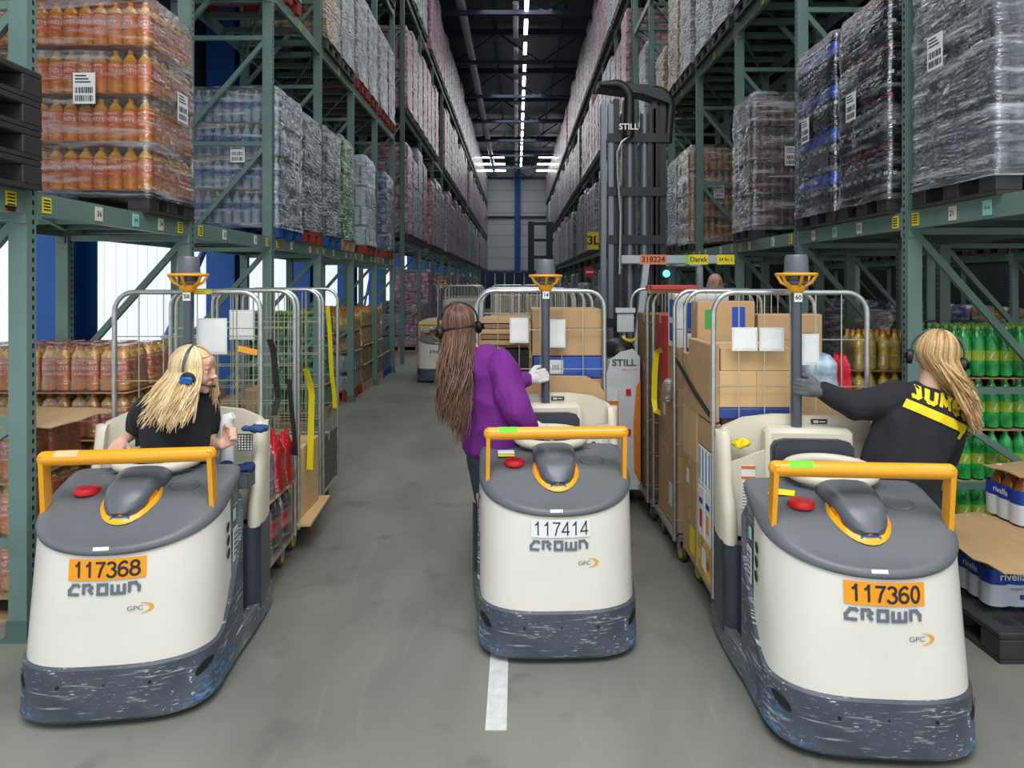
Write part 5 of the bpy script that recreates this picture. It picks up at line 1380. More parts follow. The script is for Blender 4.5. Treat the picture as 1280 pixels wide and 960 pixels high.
# pile just behind the cages, dark crates with cream goods
for k in range(4):
    carton(-3.75+.28*k, -3.5+.28*k, 7.16, 7.5, .16, .62+.1*(k % 2), 'carton on the mixed pallet seen through the left cages', CARD, (), 'x', 'cartons on the mixed pallet behind the left cages')
pallet('wood', -3.78, 7.14, 0, 'pallet with mixed cartons seen through the left cages')
CRM = M('cream_tub', (216, 206, 178), .5)
for i in range(4):
    for l in range(5):
        t = thing('food_tub', 'cream plastic tub in the stack seen through the left cages', 'tub', (-3.0+.17*(i % 3)-.0, 5.9+.18*(i//3), .152+.25*l), 0, 'cream tubs behind the left cages')
        MB(14).lathe([(.06, 0), (.075, .22), (.078, .225)], seg=14).build('tub', CRM, t); MB(14).lathe([(.082, .225), (.082, .245), (.0, .25)], seg=14).build('lid', WHITE, t)
pallet('wood', -3.78, 5.45, 0, 'pallet with tubs and crates seen through the left cages')
for l in range(5):
    t = thing('plastic_crate', 'dark plastic crate in the stack seen through the left cages', 'crate', (-3.45, 5.55, .152+.235*l), 0, 'dark crates behind the left cages')
    b = MB(); b.box(0, .36, 0, .3, 0, .01)
    for zz in (.0, .07, .14, .21): b.box(0, .36, 0, .008, zz, zz+.025); b.box(0, .36, .292, .3, zz, zz+.025); b.box(0, .008, 0, .3, zz, zz+.025); b.box(.352, .36, 0, .3, zz, zz+.025)
    for xx in (0, .12, .23, .345): b.box(xx, xx+.015, 0, .01, 0, .235); b.box(xx, xx+.015, .29, .3, 0, .235)
    b.build('crate_body', M('crate_black', (46, 46, 50), .5), t, 0)
    MB().box(.03, .33, .03, .27, .012, .18, c=.02).build('goods', M('mixed_goods', (170, 150, 90), .5, 0, .6, 12), t)

# =====================================================================  the reach truck with its raised mast
t = thing('reach_truck', 'grey reach truck with tall black mast and number 318224 on its overhead guard', 'forklift', (0, 0, 0))
GM = M('mast_grey', (110, 116, 124), .35, .5, .08, 5); BM = M('mast_black', (30, 31, 34), .4, .2, .2, 8)
YM = 7.0
X0, X1 = wd(751, YM), wd(832, YM); ZT = wz(112, YM)
b = MB(12)
for (a, c) in ((X0, X0+.05), (X0+.075, X0+.125)): b.box(a, c, YM-.04, YM+.08, .1, ZT-.15)
b.build('mast_rail', GM, t, 0)
b = MB(12)
for (a, c) in ((X1-.06, X1), (X1-.14, X1-.09), (X0+.13, X0+.19), (X0+.24, X0+.27)): b.box(a, c, YM-.02, YM+.14, .1, ZT-.1)
b.build('mast_rail', BM, t, 0)
b = MB(16)
for x in (X0+.30, X0+.45): b.tube([(x, YM+.02, .2), (x, YM+.02, ZT-.25)], .045, seg=14)
b.build('lift_cylinder', GM, t)
b = MB(8)
for x in (X0+.36, X0+.52, X0+.55): b.box(x-.012, x+.012, YM-.02, YM+.02, .3, ZT-.2)
b.build('lift_chain', M('chain_steel', (60, 60, 62), .4, .7, .4, 60), t)
for z in (ZT-.55, ZT-1.1, 2.25, 1.4): MB().box(X0+.06, X1, YM-.05, YM-.01, z, z+.09).build('mast_crossbar', BM, t, 0)
b = MB(14)   # top yoke and the arched hose guide
b.prism([(X0-.04, ZT), (X0-.04, ZT+.06), (X1-.2, ZT+.03), (X1+.02, ZT-.08), (X1+.02, ZT-.16), (X1-.25, ZT-.06)], YM-.08, YM+.16, 'y')
arcp = [(X0-.02, ZT+.03)]+[(X0+.14+.14*math.sin(R(a)), ZT-.14+.17*math.cos(R(a))) for a in range(0, 100, 15)]+[(X0+.27, ZT-.5)]
b.tube([(x, YM-.09, z) for x, z in arcp], [.03]+[.05]*(len(arcp)-2)+[.06], seg=10)
arcp = [(X1-.25, ZT-.03)]+[(X1-.12+.17*math.sin(R(a)), ZT-.18+.18*math.cos(R(a))) for a in range(10, 110, 15)]+[(X1+.02, ZT-.55)]
b.tube([(x, YM+.0, z) for x, z in arcp], .045, seg=10); b.build('mast_head', BM, t, 40)
b = MB(8); b.text('STILL', .085, lambda u, v, d: (X0+.26+u, YM-.16, ZT-.42+v), 0, bold=.02); b.build('maker_lettering', WHITE, t, 0)
b = MB(8); b.tube([(X0+.28, YM-.1, ZT-.5), (X0+.2, YM-.1, ZT-.56), (X0+.155, YM-.1, ZT-.66), (X0+.16, YM-.1, ZT-.9), (X0+.19, YM-.1, ZT-1.3), (X0+.18, YM-.1, ZT-1.9)], .012, seg=8); b.build('hydraulic_pipe', STEEL, t)
# cab: guard roof, posts, seat, body
YG = 6.85; gx0, gx1 = wd(777, YG), wd(916, YG); gz0, gz1 = wz(330, YG), wz(319, YG)
b = MB(); b.box(gx0, gx1, YG, YG+.06, gz0, gz1, c=.01); b.box(gx0, gx1, YG+1.1, YG+1.16, gz0, gz1, c=.01)
for i in range(7): x = gx0+(gx1-gx0)*i/6; b.box(x-.018, x+.018, YG+.06, YG+1.1, gz0+.02, gz1-.02)
guard = b.build('overhead_guard', M('guard_grey', (176, 184, 188), .4), t, 0)
b = MB()
b.bar((gx0+.25, YG+.03, gz0), (gx0+.12, YG+.03, .9), .08, .06); b.bar((gx1-.04, YG+1.1, gz0), (gx1-.04, YG+1.1, .9), .06, .06); b.bar((gx0+.1, YG+1.1, gz0), (gx0+.1, YG+1.1, .9), .06, .06)
b.build('guard_post', MATS['guard_grey'], t, 0)
def gtext(txt, xa, xb, m, col, zz=None, h=.085):
    q = MB(); xa, xb = wd(xa, YG), wd(xb, YG); q.box(xa, xb, YG-.004, YG-.001, gz0-.005, gz1+.005, 0)
    q.text(txt, min(h*1.1, (xb-xa)/(len(txt)*.56)), lambda u, v, d: ((xa+xb)/2+u, YG-.005, (gz0+gz1)/2+v), 1, bold=.02); q.build('guard_lettering', [m, col], guard, 0)
gtext('318224', 800, 833, M('plate_salmon', (226, 130, 80), .5), INK)
gtext('Darek', 861, 885, YLAB, INK); gtext('24 fm 2', 896, 918, YLAB, INK); 
q = MB(); q.box(wd(857, YG), wd(861, YG), YG-.004, YG-.001, gz0, gz1); q.build('guard_sticker', LIME, guard, 0)
b = MB(); b.box(wd(775, 7.2), wd(900, 7.2), 7.15, 8.2, .08, 1.0, c=.04); b.build('truck_body', M('body_grey', (150, 152, 154), .45), t, 0)
b = MB(); b.box(wd(905, 7.6), wd(925, 7.6), 7.7, 7.78, 1.0, 1.85, c=.03); b.box(wd(872, 7.6), wd(925, 7.6), 7.5, 7.78, 1.0, 1.1, c=.03); b.build('seat', BLACK, t, 40)
b = MB(20); b.lathe([(.0, -.05), (.09, -.05), (.10, .0), (.05, .04), (.0, .05)], (wd(806, 7.0), 7.05, wz(345, 7.0)+.0), axis='y', seg=20); b.build('work_fan', GREYM, t)
b = MB(14); b.lathe([(.0, -.05), (.055, -.05), (.055, .0), (.03, .04)], (wd(832, 6.9), 6.95, wz(342, 6.9)), axis='y', seg=14); b.build('lamp_housing', BLACK, t)
b = MB(14); b.lathe([(.0, -.054), (.038, -.052)], (wd(833, 6.9), 6.95, wz(342, 6.9)), axis='y', seg=14); b.build('blue_spotlight', M('blue_led', (70, 150, 255), .3, emit=3), t)
b = MB(); b.box(wd(800, 6.95), wd(880, 6.95), 7.0, 7.06, 1.62, 1.72); b.build('dashboard', GREYM, t, 0)
for (x, y) in ((.95, 6.3), (1.75, 6.3), (1.35, 8.0)):
    b = MB(20); b.lathe([(.1, -.07), (.16, -.07), (.16, .07), (.1, .07)], (x, y, .161), axis='x', seg=20); b.build('wheel', RUB, t, 40)
for x in (.95, 1.75): b = MB(); b.box(x-.06, x+.06, 6.25, 7.3, .2, .36, c=.02); b.build('support_arm', BM, t, 0)
# pale fork carriage parts in front of the mast
b = MB(); b.box(X0+.05, X1, YM-.2, YM-.12, .3, .75); b.build('fork_carriage', BM, t, 0)
# white and orange stacker between the cages
t = thing('pallet_stacker', 'white pallet stacker with orange sides and grey lettering, between the middle and right cages', 'stacker', (0, 0, 0))
YS = 5.6; x0, x1 = wd(758, YS), wd(800, YS); zt_ = wz(437, YS)
pl = [(x0, .15), (x1, .15), (x1, zt_-.06), (x1-.05, zt_), (x0+.12, zt_-.02), (x0+.03, zt_-.10), (x0, zt_-.2)]
MB().prism(pl, YS, YS+.5, 'y').build('rear_cover', M('stacker_white', (220, 222, 224), .4), t, 30)
b = MB(); b.prism([(x0+.0, .16), (x0+.10, .16), (x0+.10, zt_-.34), (x0+.0, zt_-.34)], YS-.006, YS+.49, 'y'); b.prism([(x1-.05, .3), (x1+.004, .2), (x1+.004, zt_-.25), (x1-.03, zt_-.3), (x1-.055, zt_-.6)], YS-.006, YS+.49, 'y'); b.build('side_trim', M('stacker_orange', (232, 140, 50), .4), t, 0)
b = MB(); b.box(x0+.0, x0+.095, YS-.012, YS-.007, .88, .97, 0); b.box(x0+.005, x0+.09, YS-.012, YS-.007, .72, .84, 0); b.box(x0+.02, x0+.06, YS-.0135, YS-.012, .74, .80, 1); b.box(x0+.16, x0+.20, YS-.012, YS-.001, .93, .98, 2); b.box(x0+.16, x0+.20, YS-.012, YS-.001, .60, .65, 2)
b.build('warning_sticker', [WHITE, MATS.get('green_print', LIME), RED], t, 0)
b = MB(); b.text('STILL', .075, lambda u, v, d: (x0+.145+u, YS-.003, zt_-.11+v), 0, bold=.03, sx=1.15); b.text('FM-X 17', .035, lambda u, v, d: (x0+.19+u, YS-.003, zt_-.17+v), 1); b.build('maker_lettering', [M('lettering_grey', (80, 96, 98), .5), M('lettering_pink', (226, 160, 150), .5)], t, 0)
b = MB(14); rs = []
for k, (sx, dz) in enumerate(((1, 0), (1, .05), (.8, .10), (.4, .13))): rs.append([((x0+x1)/2+(x1-x0)/2*sx*math.cos(2*PI*i/20)*.98, YS+.25+.22*sx*math.sin(2*PI*i/20), zt_-.06+dz) for i in range(20)])
b.loft(rs); b.build('top_cover', BLACK, t, 50)
b = MB(); b.box(wd(776, YS), wd(798, YS), YS+.2, YS+.23, wz(418, YS), wz(392, YS), c=.008); b.box(wd(774, YS), wd(799, YS), YS+.18, YS+.24, wz(392, YS), wz(386, YS)); b.bar((wd(786, YS), YS+.24, wz(392, YS)), (wd(786, YS), YS+.24, zt_-.0), .02, .02); b.build('display', M('display_grey', (196, 200, 202), .4), t, 0)
b = MB(8); pts = []
for i in range(60): a = i*.9; pts.append((wd(781, YS)+i*.0022, YS+.14+.012*math.cos(a), zt_+.09+.012*math.sin(a)-.03*math.sin(PI*i/59)))
b.tube(pts, .005, seg=5); b.build('coil_cable', YLAB, t)
b = MB(16)
for x in (x0+.06, x1-.06): b.lathe([(.05, -.03), (.075, -.03), (.075, .03), (.05, .03)], (x, YS+.25, .076), axis='x', seg=16)
b.build('wheel', RUB, t)

# =====================================================================  far aisle
far_t = dup(TR[1], (wd(551, 13.1), 12.6, 0), R(2), 'distant pallet truck down the left side of the aisle, behind the long-haired worker')
for ch in list(far_t.children):
    if ch.name.split('.')[0] in ('number_plate',): 
        for g in list(ch.children): bpy.data.objects.remove(g)
        ch.data = ch.data.copy(); ch.data.materials[0] = ORG; ch.scale = (.5, 1, .8); ch.location = (.09, -.0, .12)
    elif ch.name.split('.')[0] in ('instruction_sticker',): bpy.data.objects.remove(ch)
for i in range(3):
    r_ = dup(m1, (wd(550, 13.6)-.05, 13.72+.78*i, 0), 0, 'roll cage behind the distant pallet truck, %s of three' % ('nearest', 'middle', 'farthest')[i])
    carton(r_.location.x+.06, r_.location.x+.76, 13.76+.78*i, 14.32+.78*i, .2, 1.5, 'tall pale carton in the %s cage of the distant truck' % ('nearest', 'middle', 'farthest')[i], M('pale_goods', (196, 190, 180), .6, 0, .25, 10))
for i in range(5):
    x = -.62 if i < 3 else .12; r_ = dup(m1, (x, 16.5+.8*(i % 3), 0), 0, 'roll cage in the distant row in the middle of the aisle', 'distant roll cages in mid aisle')
    carton(x+.06, x+.76, 16.55+.8*(i % 3), 17.1+.8*(i % 3), .2, 1.55, 'pale carton in a distant roll cage in mid aisle', MATS['pale_goods'], group='cartons in the distant mid-aisle cages')
# second forklift far away, seen as a dark mast
t = thing('reach_truck', 'distant dark forklift mast standing in the middle of the aisle', 'forklift', (0, 0, 0)); Y = 24; xa, xb = wd(660, Y), wd(692, Y); zt2 = wz(277, Y)
b = MB()
for x in (xa, xb-.25): b.box(x, x+.22, Y, Y+.2, .1, zt2)
b.build('mast_rail', BM, t, 0); b = MB()
for z in (zt2-.12, zt2-.7, zt2-1.3, 1.2): MB().box(xa, xb, Y+.02, Y+.12, z, z+.1).build('mast_crossbar', BM, t, 0)
b = MB(); b.box(xa-.1, xb+.1, Y+.2, Y+1.6, .1, 1.2, c=.05); b.build('truck_body', MATS['body_grey'], t, 0)
b = MB(16)
for x in (xa, xb): b.lathe([(.1, -.06), (.17, -.06), (.17, .06), (.1, .06)], (x, Y+.4, .171), axis='x', seg=16); b.lathe([(.1, -.06), (.17, -.06), (.17, .06), (.1, .06)], (x, Y+1.3, .171), axis='x', seg=16)
b.build('wheel', RUB, t)
# stacks of dark blue crates before the end wall
for i in range(9):
    x = -3.0+.72*i
    if abs(x-1.0) < .2: continue
    for k in range(3):
        o = MB().box(x, x+.6, 50, 50.8, 0+.9*k, .9+.9*k, c=.03).build('storage_crate', M('navy_crate', (20, 44, 76), .5, 0, .3, 2), None, 0); tag(o, 'dark blue crate stacked before the end wall', 'crate', 'blue crates before the end wall')
YQ = 20.9; zq = wz(301, YQ); xq = wd(741.5, YQ)
o = MB().box(xq-.17, xq+.17, YQ, YQ+.02, zq-.27, zq+.27, 0); o.box(xq+.17, 2.64, YQ+.005, YQ+.015, zq-.02, zq+.02, 2)
o.text('3L', .36, lambda u, v, d: (xq+u, YQ-.006, zq+v), 1, bold=.03); o = o.build('aisle_sign', [YLAB, INK, STEELD], None, 0); tag(o, 'yellow aisle sign reading 3L at the edge of the right rack', 'sign')
zq2 = wz(340, YQ); xq2 = wd(737, YQ)
b = MB(24); b.lathe([(.17, 0), (.17, .012)], (xq2, YQ, zq2), axis='y', seg=24, mi=0); b.box(xq2-.11, xq2+.11, YQ-.004, YQ, zq2-.028, zq2+.028, 1); b.box(xq2+.1, 2.64, YQ+.012, YQ+.02, zq2-.02, zq2+.02, 2)
o = b.build('no_entry_sign', [RED, WHITE, STEELD], None, 0); tag(o, 'small round red no-entry sign on the right rack', 'sign')
# =====================================================================  people
from mathutils.bvhtree import BVHTree
SKIN = M('skin_light', (222, 176, 152), .5, 0, .06, 12); SKIN2 = M('skin_warm', (228, 172, 146), .5, 0, .06, 12)
V3 = Vector
def sph(b, c, r, sc=None, frame=None, seg=14):
    """ellipsoid with axes in a frame"""
    n0 = len(b.v); b.ball((0, 0, 0), 1, seg=seg)
    sc = sc or (r, r, r)
    for i in range(n0, len(b.v)):
        p = b.v[i]; q = V3((p[0]*sc[0], p[1]*sc[1], p[2]*sc[2]))
        if frame: q = frame @ q
        b.v[i] = tuple(V3(c)+q)
def chain(b, pts, seg=12):
    """tapered limb: points (x, y, z, r)"""
    for i, p in enumerate(pts): sph(b, p[:3], p[3], seg=seg)
    for p, q in zip(pts, pts[1:]): b.tube([p[:3], q[:3]], [p[3], q[3]], seg=seg)
def remeshed(name, b, mats, parent, voxel=.007, smooth=4, wrinkle=0, wscale=18, seed=0, thick=None):
    me = b.mesh('tmp', mats, 0)
    o = bpy.data.objects.new('tmp', me); S.collection.objects.link(o)
    m = o.modifiers.new('r', 'REMESH'); m.mode = 'VOXEL'; m.voxel_size = voxel
    if smooth: k = o.modifiers.new('s', 'SMOOTH'); k.iterations = smooth; k.factor = .5
    dg = bpy.context.evaluated_depsgraph_get(); out = bpy.data.meshes.new_from_object(o.evaluated_get(dg))
    bpy.data.objects.remove(o); bpy.data.meshes.remove(me)
    out.name = name
    if wrinkle:
        co = [v.co.copy() for v in out.vertices]; no = [v.normal.copy() for v in out.vertices]
        for v, c, n in zip(out.vertices, co, no):
            w_ = mnoise.noise(V3((c.x*wscale+seed, c.y*wscale, c.z*wscale*.55)))
            v.co = c+n*(wrinkle*(1-abs(w_)*2.2))
    out.polygons.foreach_set('use_smooth', [True]*len(out.polygons))
    out.materials.clear()
    for mm in (mats if isinstance(mats, list) else [mats]): out.materials.append(mm)
    return obj(name, out, parent)
def hand_chains(W, d, n, side=1, curl=.5, scale=1.0, spread=.0, extra=0.0, thumb=.6):
    """palm, four fingers and a thumb; d points to the fingers, n out of the palm"""
    W = V3(W); d = V3(d).normalized(); n = V3(n); n = (n-d*n.dot(d)).normalized(); l = d.cross(n)*side; s_ = scale; ch = []
    def pt(a, b_, c): return W+d*a*s_+l*b_*s_+n*c*s_
    e = extra
    for k, x in enumerate((-.030, -.010, .010, .029)):
        ch.append([(*pt(.0, x*.7, 0), .017*s_+e), (*pt(.045, x*.95, .002), .015*s_+e), (*pt(.088, x, .0), .0115*s_+e)])
    L = (.062, .076, .082, .074); 
    for k, x in enumerate((-.031, -.0105, .0105, .031)):
        p = pt(.088, x, 0); a = 0; seg = [(*p, .0105*s_+e)]; ln = L[k]*s_
        for j, f in enumerate((.45, .30, .25)):
            a += curl*(1.0 if j == 0 else 1.15)
            dirv = d*math.cos(a)+n*math.sin(a)+l*(x*spread*4)
            p = p+dirv.normalized()*ln*f; seg.append((*p, (.0098, .0088, .0075)[j]*s_+e))
        ch.append(seg)
    # thumb leaves the side of the palm near its base
    p = pt(.022, .033, .006); q = pt(.048, .058, .016+.02*thumb); r_ = pt(.080, .062-.01*thumb, .022+.045*thumb); t_ = pt(.100, .055-.03*thumb, .026+.055*thumb)
    ch.append([(*p, .016*s_+e), (*q, .013*s_+e), (*r_, .011*s_+e), (*t_, .0085*s_+e)])
    return ch
def head_parts(b, C, Fr, k=1.0):
    """skull, jaw, nose, lips, cheeks, ears and chin; Fr columns: right, forward, up"""
    def P(x, y, z): return V3(C)+Fr@V3((x*k, y*k, z*k))
    def E(x, y, z, a, c, e): sph(b, P(x, y, z), 1, (a*k, c*k, e*k), Fr, 18)
    E(0, -.005, .032, .074, .094, .090); E(0, .03, .0, .064, .066, .085); E(0, .030, -.052, .052, .058, .050); E(0, .066, -.088, .022, .020, .018)
    E(.034, .064, -.022, .026, .026, .028); E(-.034, .064, -.022, .026, .026, .028)
    E(0, .082, .036, .045, .014, .016); E(0, .083, .062, .046, .016, .03)
    E(0, .099, .006, .009, .012, .024); E(0, .110, -.014, .013, .014, .011); E(.010, .100, -.018, .008, .009, .007); E(-.010, .100, -.018, .008, .009, .007)
    E(0, .092, -.047, .023, .010, .006); E(0, .090, -.058, .020, .010, .007)
    for s_ in (-1, 1): E(s_*.076, -.006, -.004, .008, .018, .028); E(s_*.080, .002, -.022, .006, .008, .010)
    for s_ in (-1, 1): E(s_*.044, .034, -.05, .018, .03, .03)
def face_details(C, Fr, k, parent, body, lip=(190, 100, 96), brow=(120, 90, 60), iris=(70, 90, 110)):
    def P(x, y, z): return V3(C)+Fr@V3((x*k, y*k, z*k))
    b = MB()
    for s_ in (-1, 1): sph(b, P(s_*.030, .079, .014), 1, (.013*k, .010*k, .0085*k), Fr, 12)
    eyes = b.build('eyes', M('eye_white', (236, 234, 230), .2), body)
    b = MB()
    for s_ in (-1, 1): sph(b, P(s_*.030, .0865, .014), 1, (.0055*k, .0035*k, .0055*k), Fr, 10)
    b.build('irises', M('iris_%d' % iris[0], iris, .2), body)
    b = MB(8)
    for s_ in (-1, 1): b.tube([P(s_*.016, .097, .034), P(s_*.032, .094, .040), P(s_*.046, .082, .034)], [.0022, .003, .0015], seg=6)
    for s_ in (-1, 1): b.tube([P(s_*.018, .090, .018), P(s_*.030, .0915, .0235), P(s_*.043, .084, .017)], .0013, seg=5)
    b.build('eyebrows', M('brow_%d' % brow[0], brow, .8), body)
    b = MB(); sph(b, P(0, .095, -.047), 1, (.022*k, .0085*k, .0045*k), Fr, 12); sph(b, P(0, .0935, -.0565), 1, (.018*k, .0085*k, .0055*k), Fr, 12); b.build('lips', M('lips_%d' % lip[1], lip, .4), body)
def frame_of(fwd, up=(0, 0, 1)):
    f = V3(fwd).normalized(); u = V3(up); u = (u-f*u.dot(f)).normalized(); r = f.cross(u); return Matrix((r, f, u)).transposed()
def torso(b, rings, seg=26):
    """rings: (cx, cy, cz, right half-width, half-depth, yaw, tilt) of the trunk"""
    rs = []
    for (cx, cy, cz, hw, hd, yaw, tilt) in rings:
        u = V3((math.cos(yaw), math.sin(yaw), 0)); v = V3((-math.sin(yaw), math.cos(yaw), 0)); u = (u+V3((0, 0, tilt))).normalized(); r = []
        for i in range(seg):
            a = 2*PI*i/seg; c, s_ = math.cos(a), math.sin(a)
            r.append(V3((cx, cy, cz))+u*hw*math.copysign(abs(c)**.85, c)+v*hd*math.copysign(abs(s_)**.85, s_))
        rs.append(r)
    b.loft(rs)
def hair(name, C, Fr, k, parent, mats, n=300, length=.45, face=62, lean=(0, 0, 0), flare=.05, part=0, seed=3, wave=.01, rad=.0042, back_only=False, lenfn=None, base=True, drift=None):
    """long hair: strands that lie over the skull and then hang"""
    r_ = random.Random(seed); b = MB(6); rx, ry, rz = .084*k, .104*k, .104*k; O = V3(C)+Fr@V3((0, -.008*k, .03*k))
    for i in range(n):
        az = R(r_.uniform(-180+face-90, 270-face))           # measured so that the face stays free
        a = math.radians(r_.uniform(face, 360-face))         # 0 = forward
        e0 = R(r_.uniform(20, 88)); lift = 1+r_.uniform(0, .07); P = []
        side = math.sin(a); fw = math.cos(a)
        eEnd = R(-8 if fw < .2 else 5); m = 7
        for j in range(m+1):
            e = e0+(eEnd-e0)*j/m
            v = V3((rx*side*math.cos(e), ry*fw*math.cos(e), rz*math.sin(e)))*lift
            P.append(O+Fr@v)
        L = (length if lenfn is None else length*lenfn(a))*r_.choice((r_.uniform(.6, .95), r_.uniform(.85, 1.08)))
        q = P[-1]; out = (q-O); out.z = 0; out = out.normalized() if out.length > .01 else V3((0, 1, 0)); sw = r_.uniform(-1, 1); ph = r_.uniform(0, 6)
        dr = V3(drift(a)) if drift else V3((0, 0, 0))
        g = 9
        for j in range(1, g+1):
            t_ = j/g
            p = q+V3((0, 0, -L*t_))+out*flare*math.sin(PI*.5*min(1, t_*1.2))*(1-.3*t_)+V3(lean)*t_*L+dr*t_**1.35
            p += V3((math.sin(t_*7+ph), math.cos(t_*6+ph), 0))*wave*t_+V3((sw, r_.uniform(-.3, .3), 0))*.024*t_
            P.append(p)
        rr = [rad*.6]+[rad]*(len(P)-4)+[rad*.8, rad*.5, rad*.15]
        b.tube(P, rr, mi=r_.choice(range(len(mats))), seg=5, caps=False)
    if base:
        bb = MB(); sph(bb, O, 1, (rx*.985, ry*.985, rz*.99), Fr, 20)
        # keep the face free: push the front lower part of the shell inside the skull
        Fi = Fr.inverted()
        for i, p in enumerate(bb.v):
            l = Fi@(V3(p)-V3(C))
            if l.y > .02*k and l.z < .075*k: l.y = .02*k; l.x *= .9
            bb.v[i] = tuple(V3(C)+Fr@l)
        b.v_off = len(b.v); b.add(bb.v, bb.f, 0)
    return b.build(name, mats, parent, 80)
def drape(name, me_obj, polys, mats, parent, org, ang, away=1, off=.003, depth=.35):
    """lays flat shapes on the cloth in front of them; polys: list of (verts2d, faces, mat)"""
    dg = bpy.context.evaluated_depsgraph_get(); bv = BVHTree.FromObject(me_obj, dg); b = MB(); c, s_ = math.cos(ang), math.sin(ang)
    for vs, fs, mi in polys:
        V = []
        for x, z in vs:
            X = org[0]+x*c-z*s_; Z = org[2]+x*s_+z*c
            h = bv.ray_cast(V3((X, org[1]-depth, Z)), V3((0, 1, 0)))
            y = h[0].y if h[0] else org[1]
            V.append((X, y-off, Z))
        b.add(V, fs, mi)
    return b.build(name, mats, parent, 60)
def subdiv_text(txt, size, bold=.02, sx=1.0, cut=.012):
    vs, fs = text_mesh(txt, 'CENTER', bold); bm = bmesh.new(); vv = [bm.verts.new((x*size*sx, y*size, 0)) for x, y, z in vs]
    for f in fs:
        try: bm.faces.new([vv[i] for i in f])
        except ValueError: pass
    bmesh.ops.triangulate(bm, faces=bm.faces[:])
    for _ in range(3):
        es = [e for e in bm.edges if e.calc_length() > cut]
        if es: bmesh.ops.subdivide_edges(bm, edges=es, cuts=1); bmesh.ops.triangulate(bm, faces=bm.faces[:])
    bm.verts.index_update(); r_ = ([(v.co.x, v.co.y) for v in bm.verts], [tuple(v.index for v in f.verts) for f in bm.faces]); bm.free(); return r_
def strip(x0, x1, z0, z1, n=24, m=3, skew=0):
    vs = [(x0+(x1-x0)*i/n, z0+(z1-z0)*j/m+skew*i/n) for i in range(n+1) for j in range(m+1)]
    return vs, [(i*(m+1)+j, (i+1)*(m+1)+j, (i+1)*(m+1)+j+1, i*(m+1)+j+1) for i in range(n) for j in range(m)]
CLOTH_B = M('black_cloth', (34, 35, 40), .9, 0, .1, 30, .15, 260); CLOTH_P = M('purple_cloth', (112, 32, 128), .85, 0, .06, 20, .15, 220)
DENIM = M('dark_denim', (58, 62, 74), .85, 0, .12, 60, .2, 300); TROUS = M('black_trousers', (28, 29, 34), .85, 0, .1, 40)
SHOE = M('black_shoe', (30, 30, 32), .5); BLOND = [M('blond_1', (222, 196, 150), .38, 0, .06), M('blond_2', (200, 168, 118), .38, 0, .06), M('blond_3', (236, 214, 172), .38, 0, .06)]
HONEY = [M('honey_1', (196, 160, 108), .38, 0, .06), M('honey_2', (160, 122, 76), .38, 0, .06), M('honey_3', (216, 184, 134), .38, 0, .06)]
BRUN = [M('brown_hair_1', (98, 66, 50), .38, 0, .08), M('brown_hair_2', (122, 84, 62), .38, 0, .08), M('brown_hair_3', (78, 52, 42), .38, 0, .08)]
GLOVEW = M('white_glove', (208, 206, 202), .8, 0, .08, 30); GLOVEG = M('grey_glove', (92, 94, 98), .8, 0, .1, 30)
def legs(parent, hipL, hipR, footL, footR, mat, cloth='trousers', fwd=(0, 1, 0)):
    b = MB()
    for h, f in ((hipL, footL), (hipR, footR)):
        kn = (V3(h)+V3(f))/2+V3(fwd)*.04
        chain(b, [(*h, .098), (*kn, .066), (*(V3(f)+V3((0, 0, .10))), .047)])
    c = (V3(hipL)+V3(hipR))/2; sph(b, c+V3((0, 0, .03)), 1, (.155, .11, .10))
    remeshed(cloth, b, mat, parent, .011, 4, .003, 14)
    for f in (footL, footR):
        b = MB(); f = V3(f); q = V3(fwd).normalized()
        chain(b, [(*(f+V3((0, 0, .045))-q*.05), .042), (*(f+V3((0, 0, .038))+q*.06), .038), (*(f+V3((0, 0, .03))+q*.13), .028)]); sph(b, f+V3((0, 0, .09)), .045)
        for i, p in enumerate(b.v):
            if p[2] < f.z+.002: b.v[i] = (p[0], p[1], f.z+.002)
        remeshed('shoe', b, SHOE, parent, .009, 3)
def skin_legs(b, hipL, hipR, footL, footR):
    for h, f in ((hipL, footL), (hipR, footR)):
        kn = (V3(h)+V3(f))/2; chain(b, [(*h, .08), (*kn, .052), (*(V3(f)+V3((0, 0, .09))), .036), (*(V3(f)+V3((0, .06, .05))), .03)])
PZ = .137
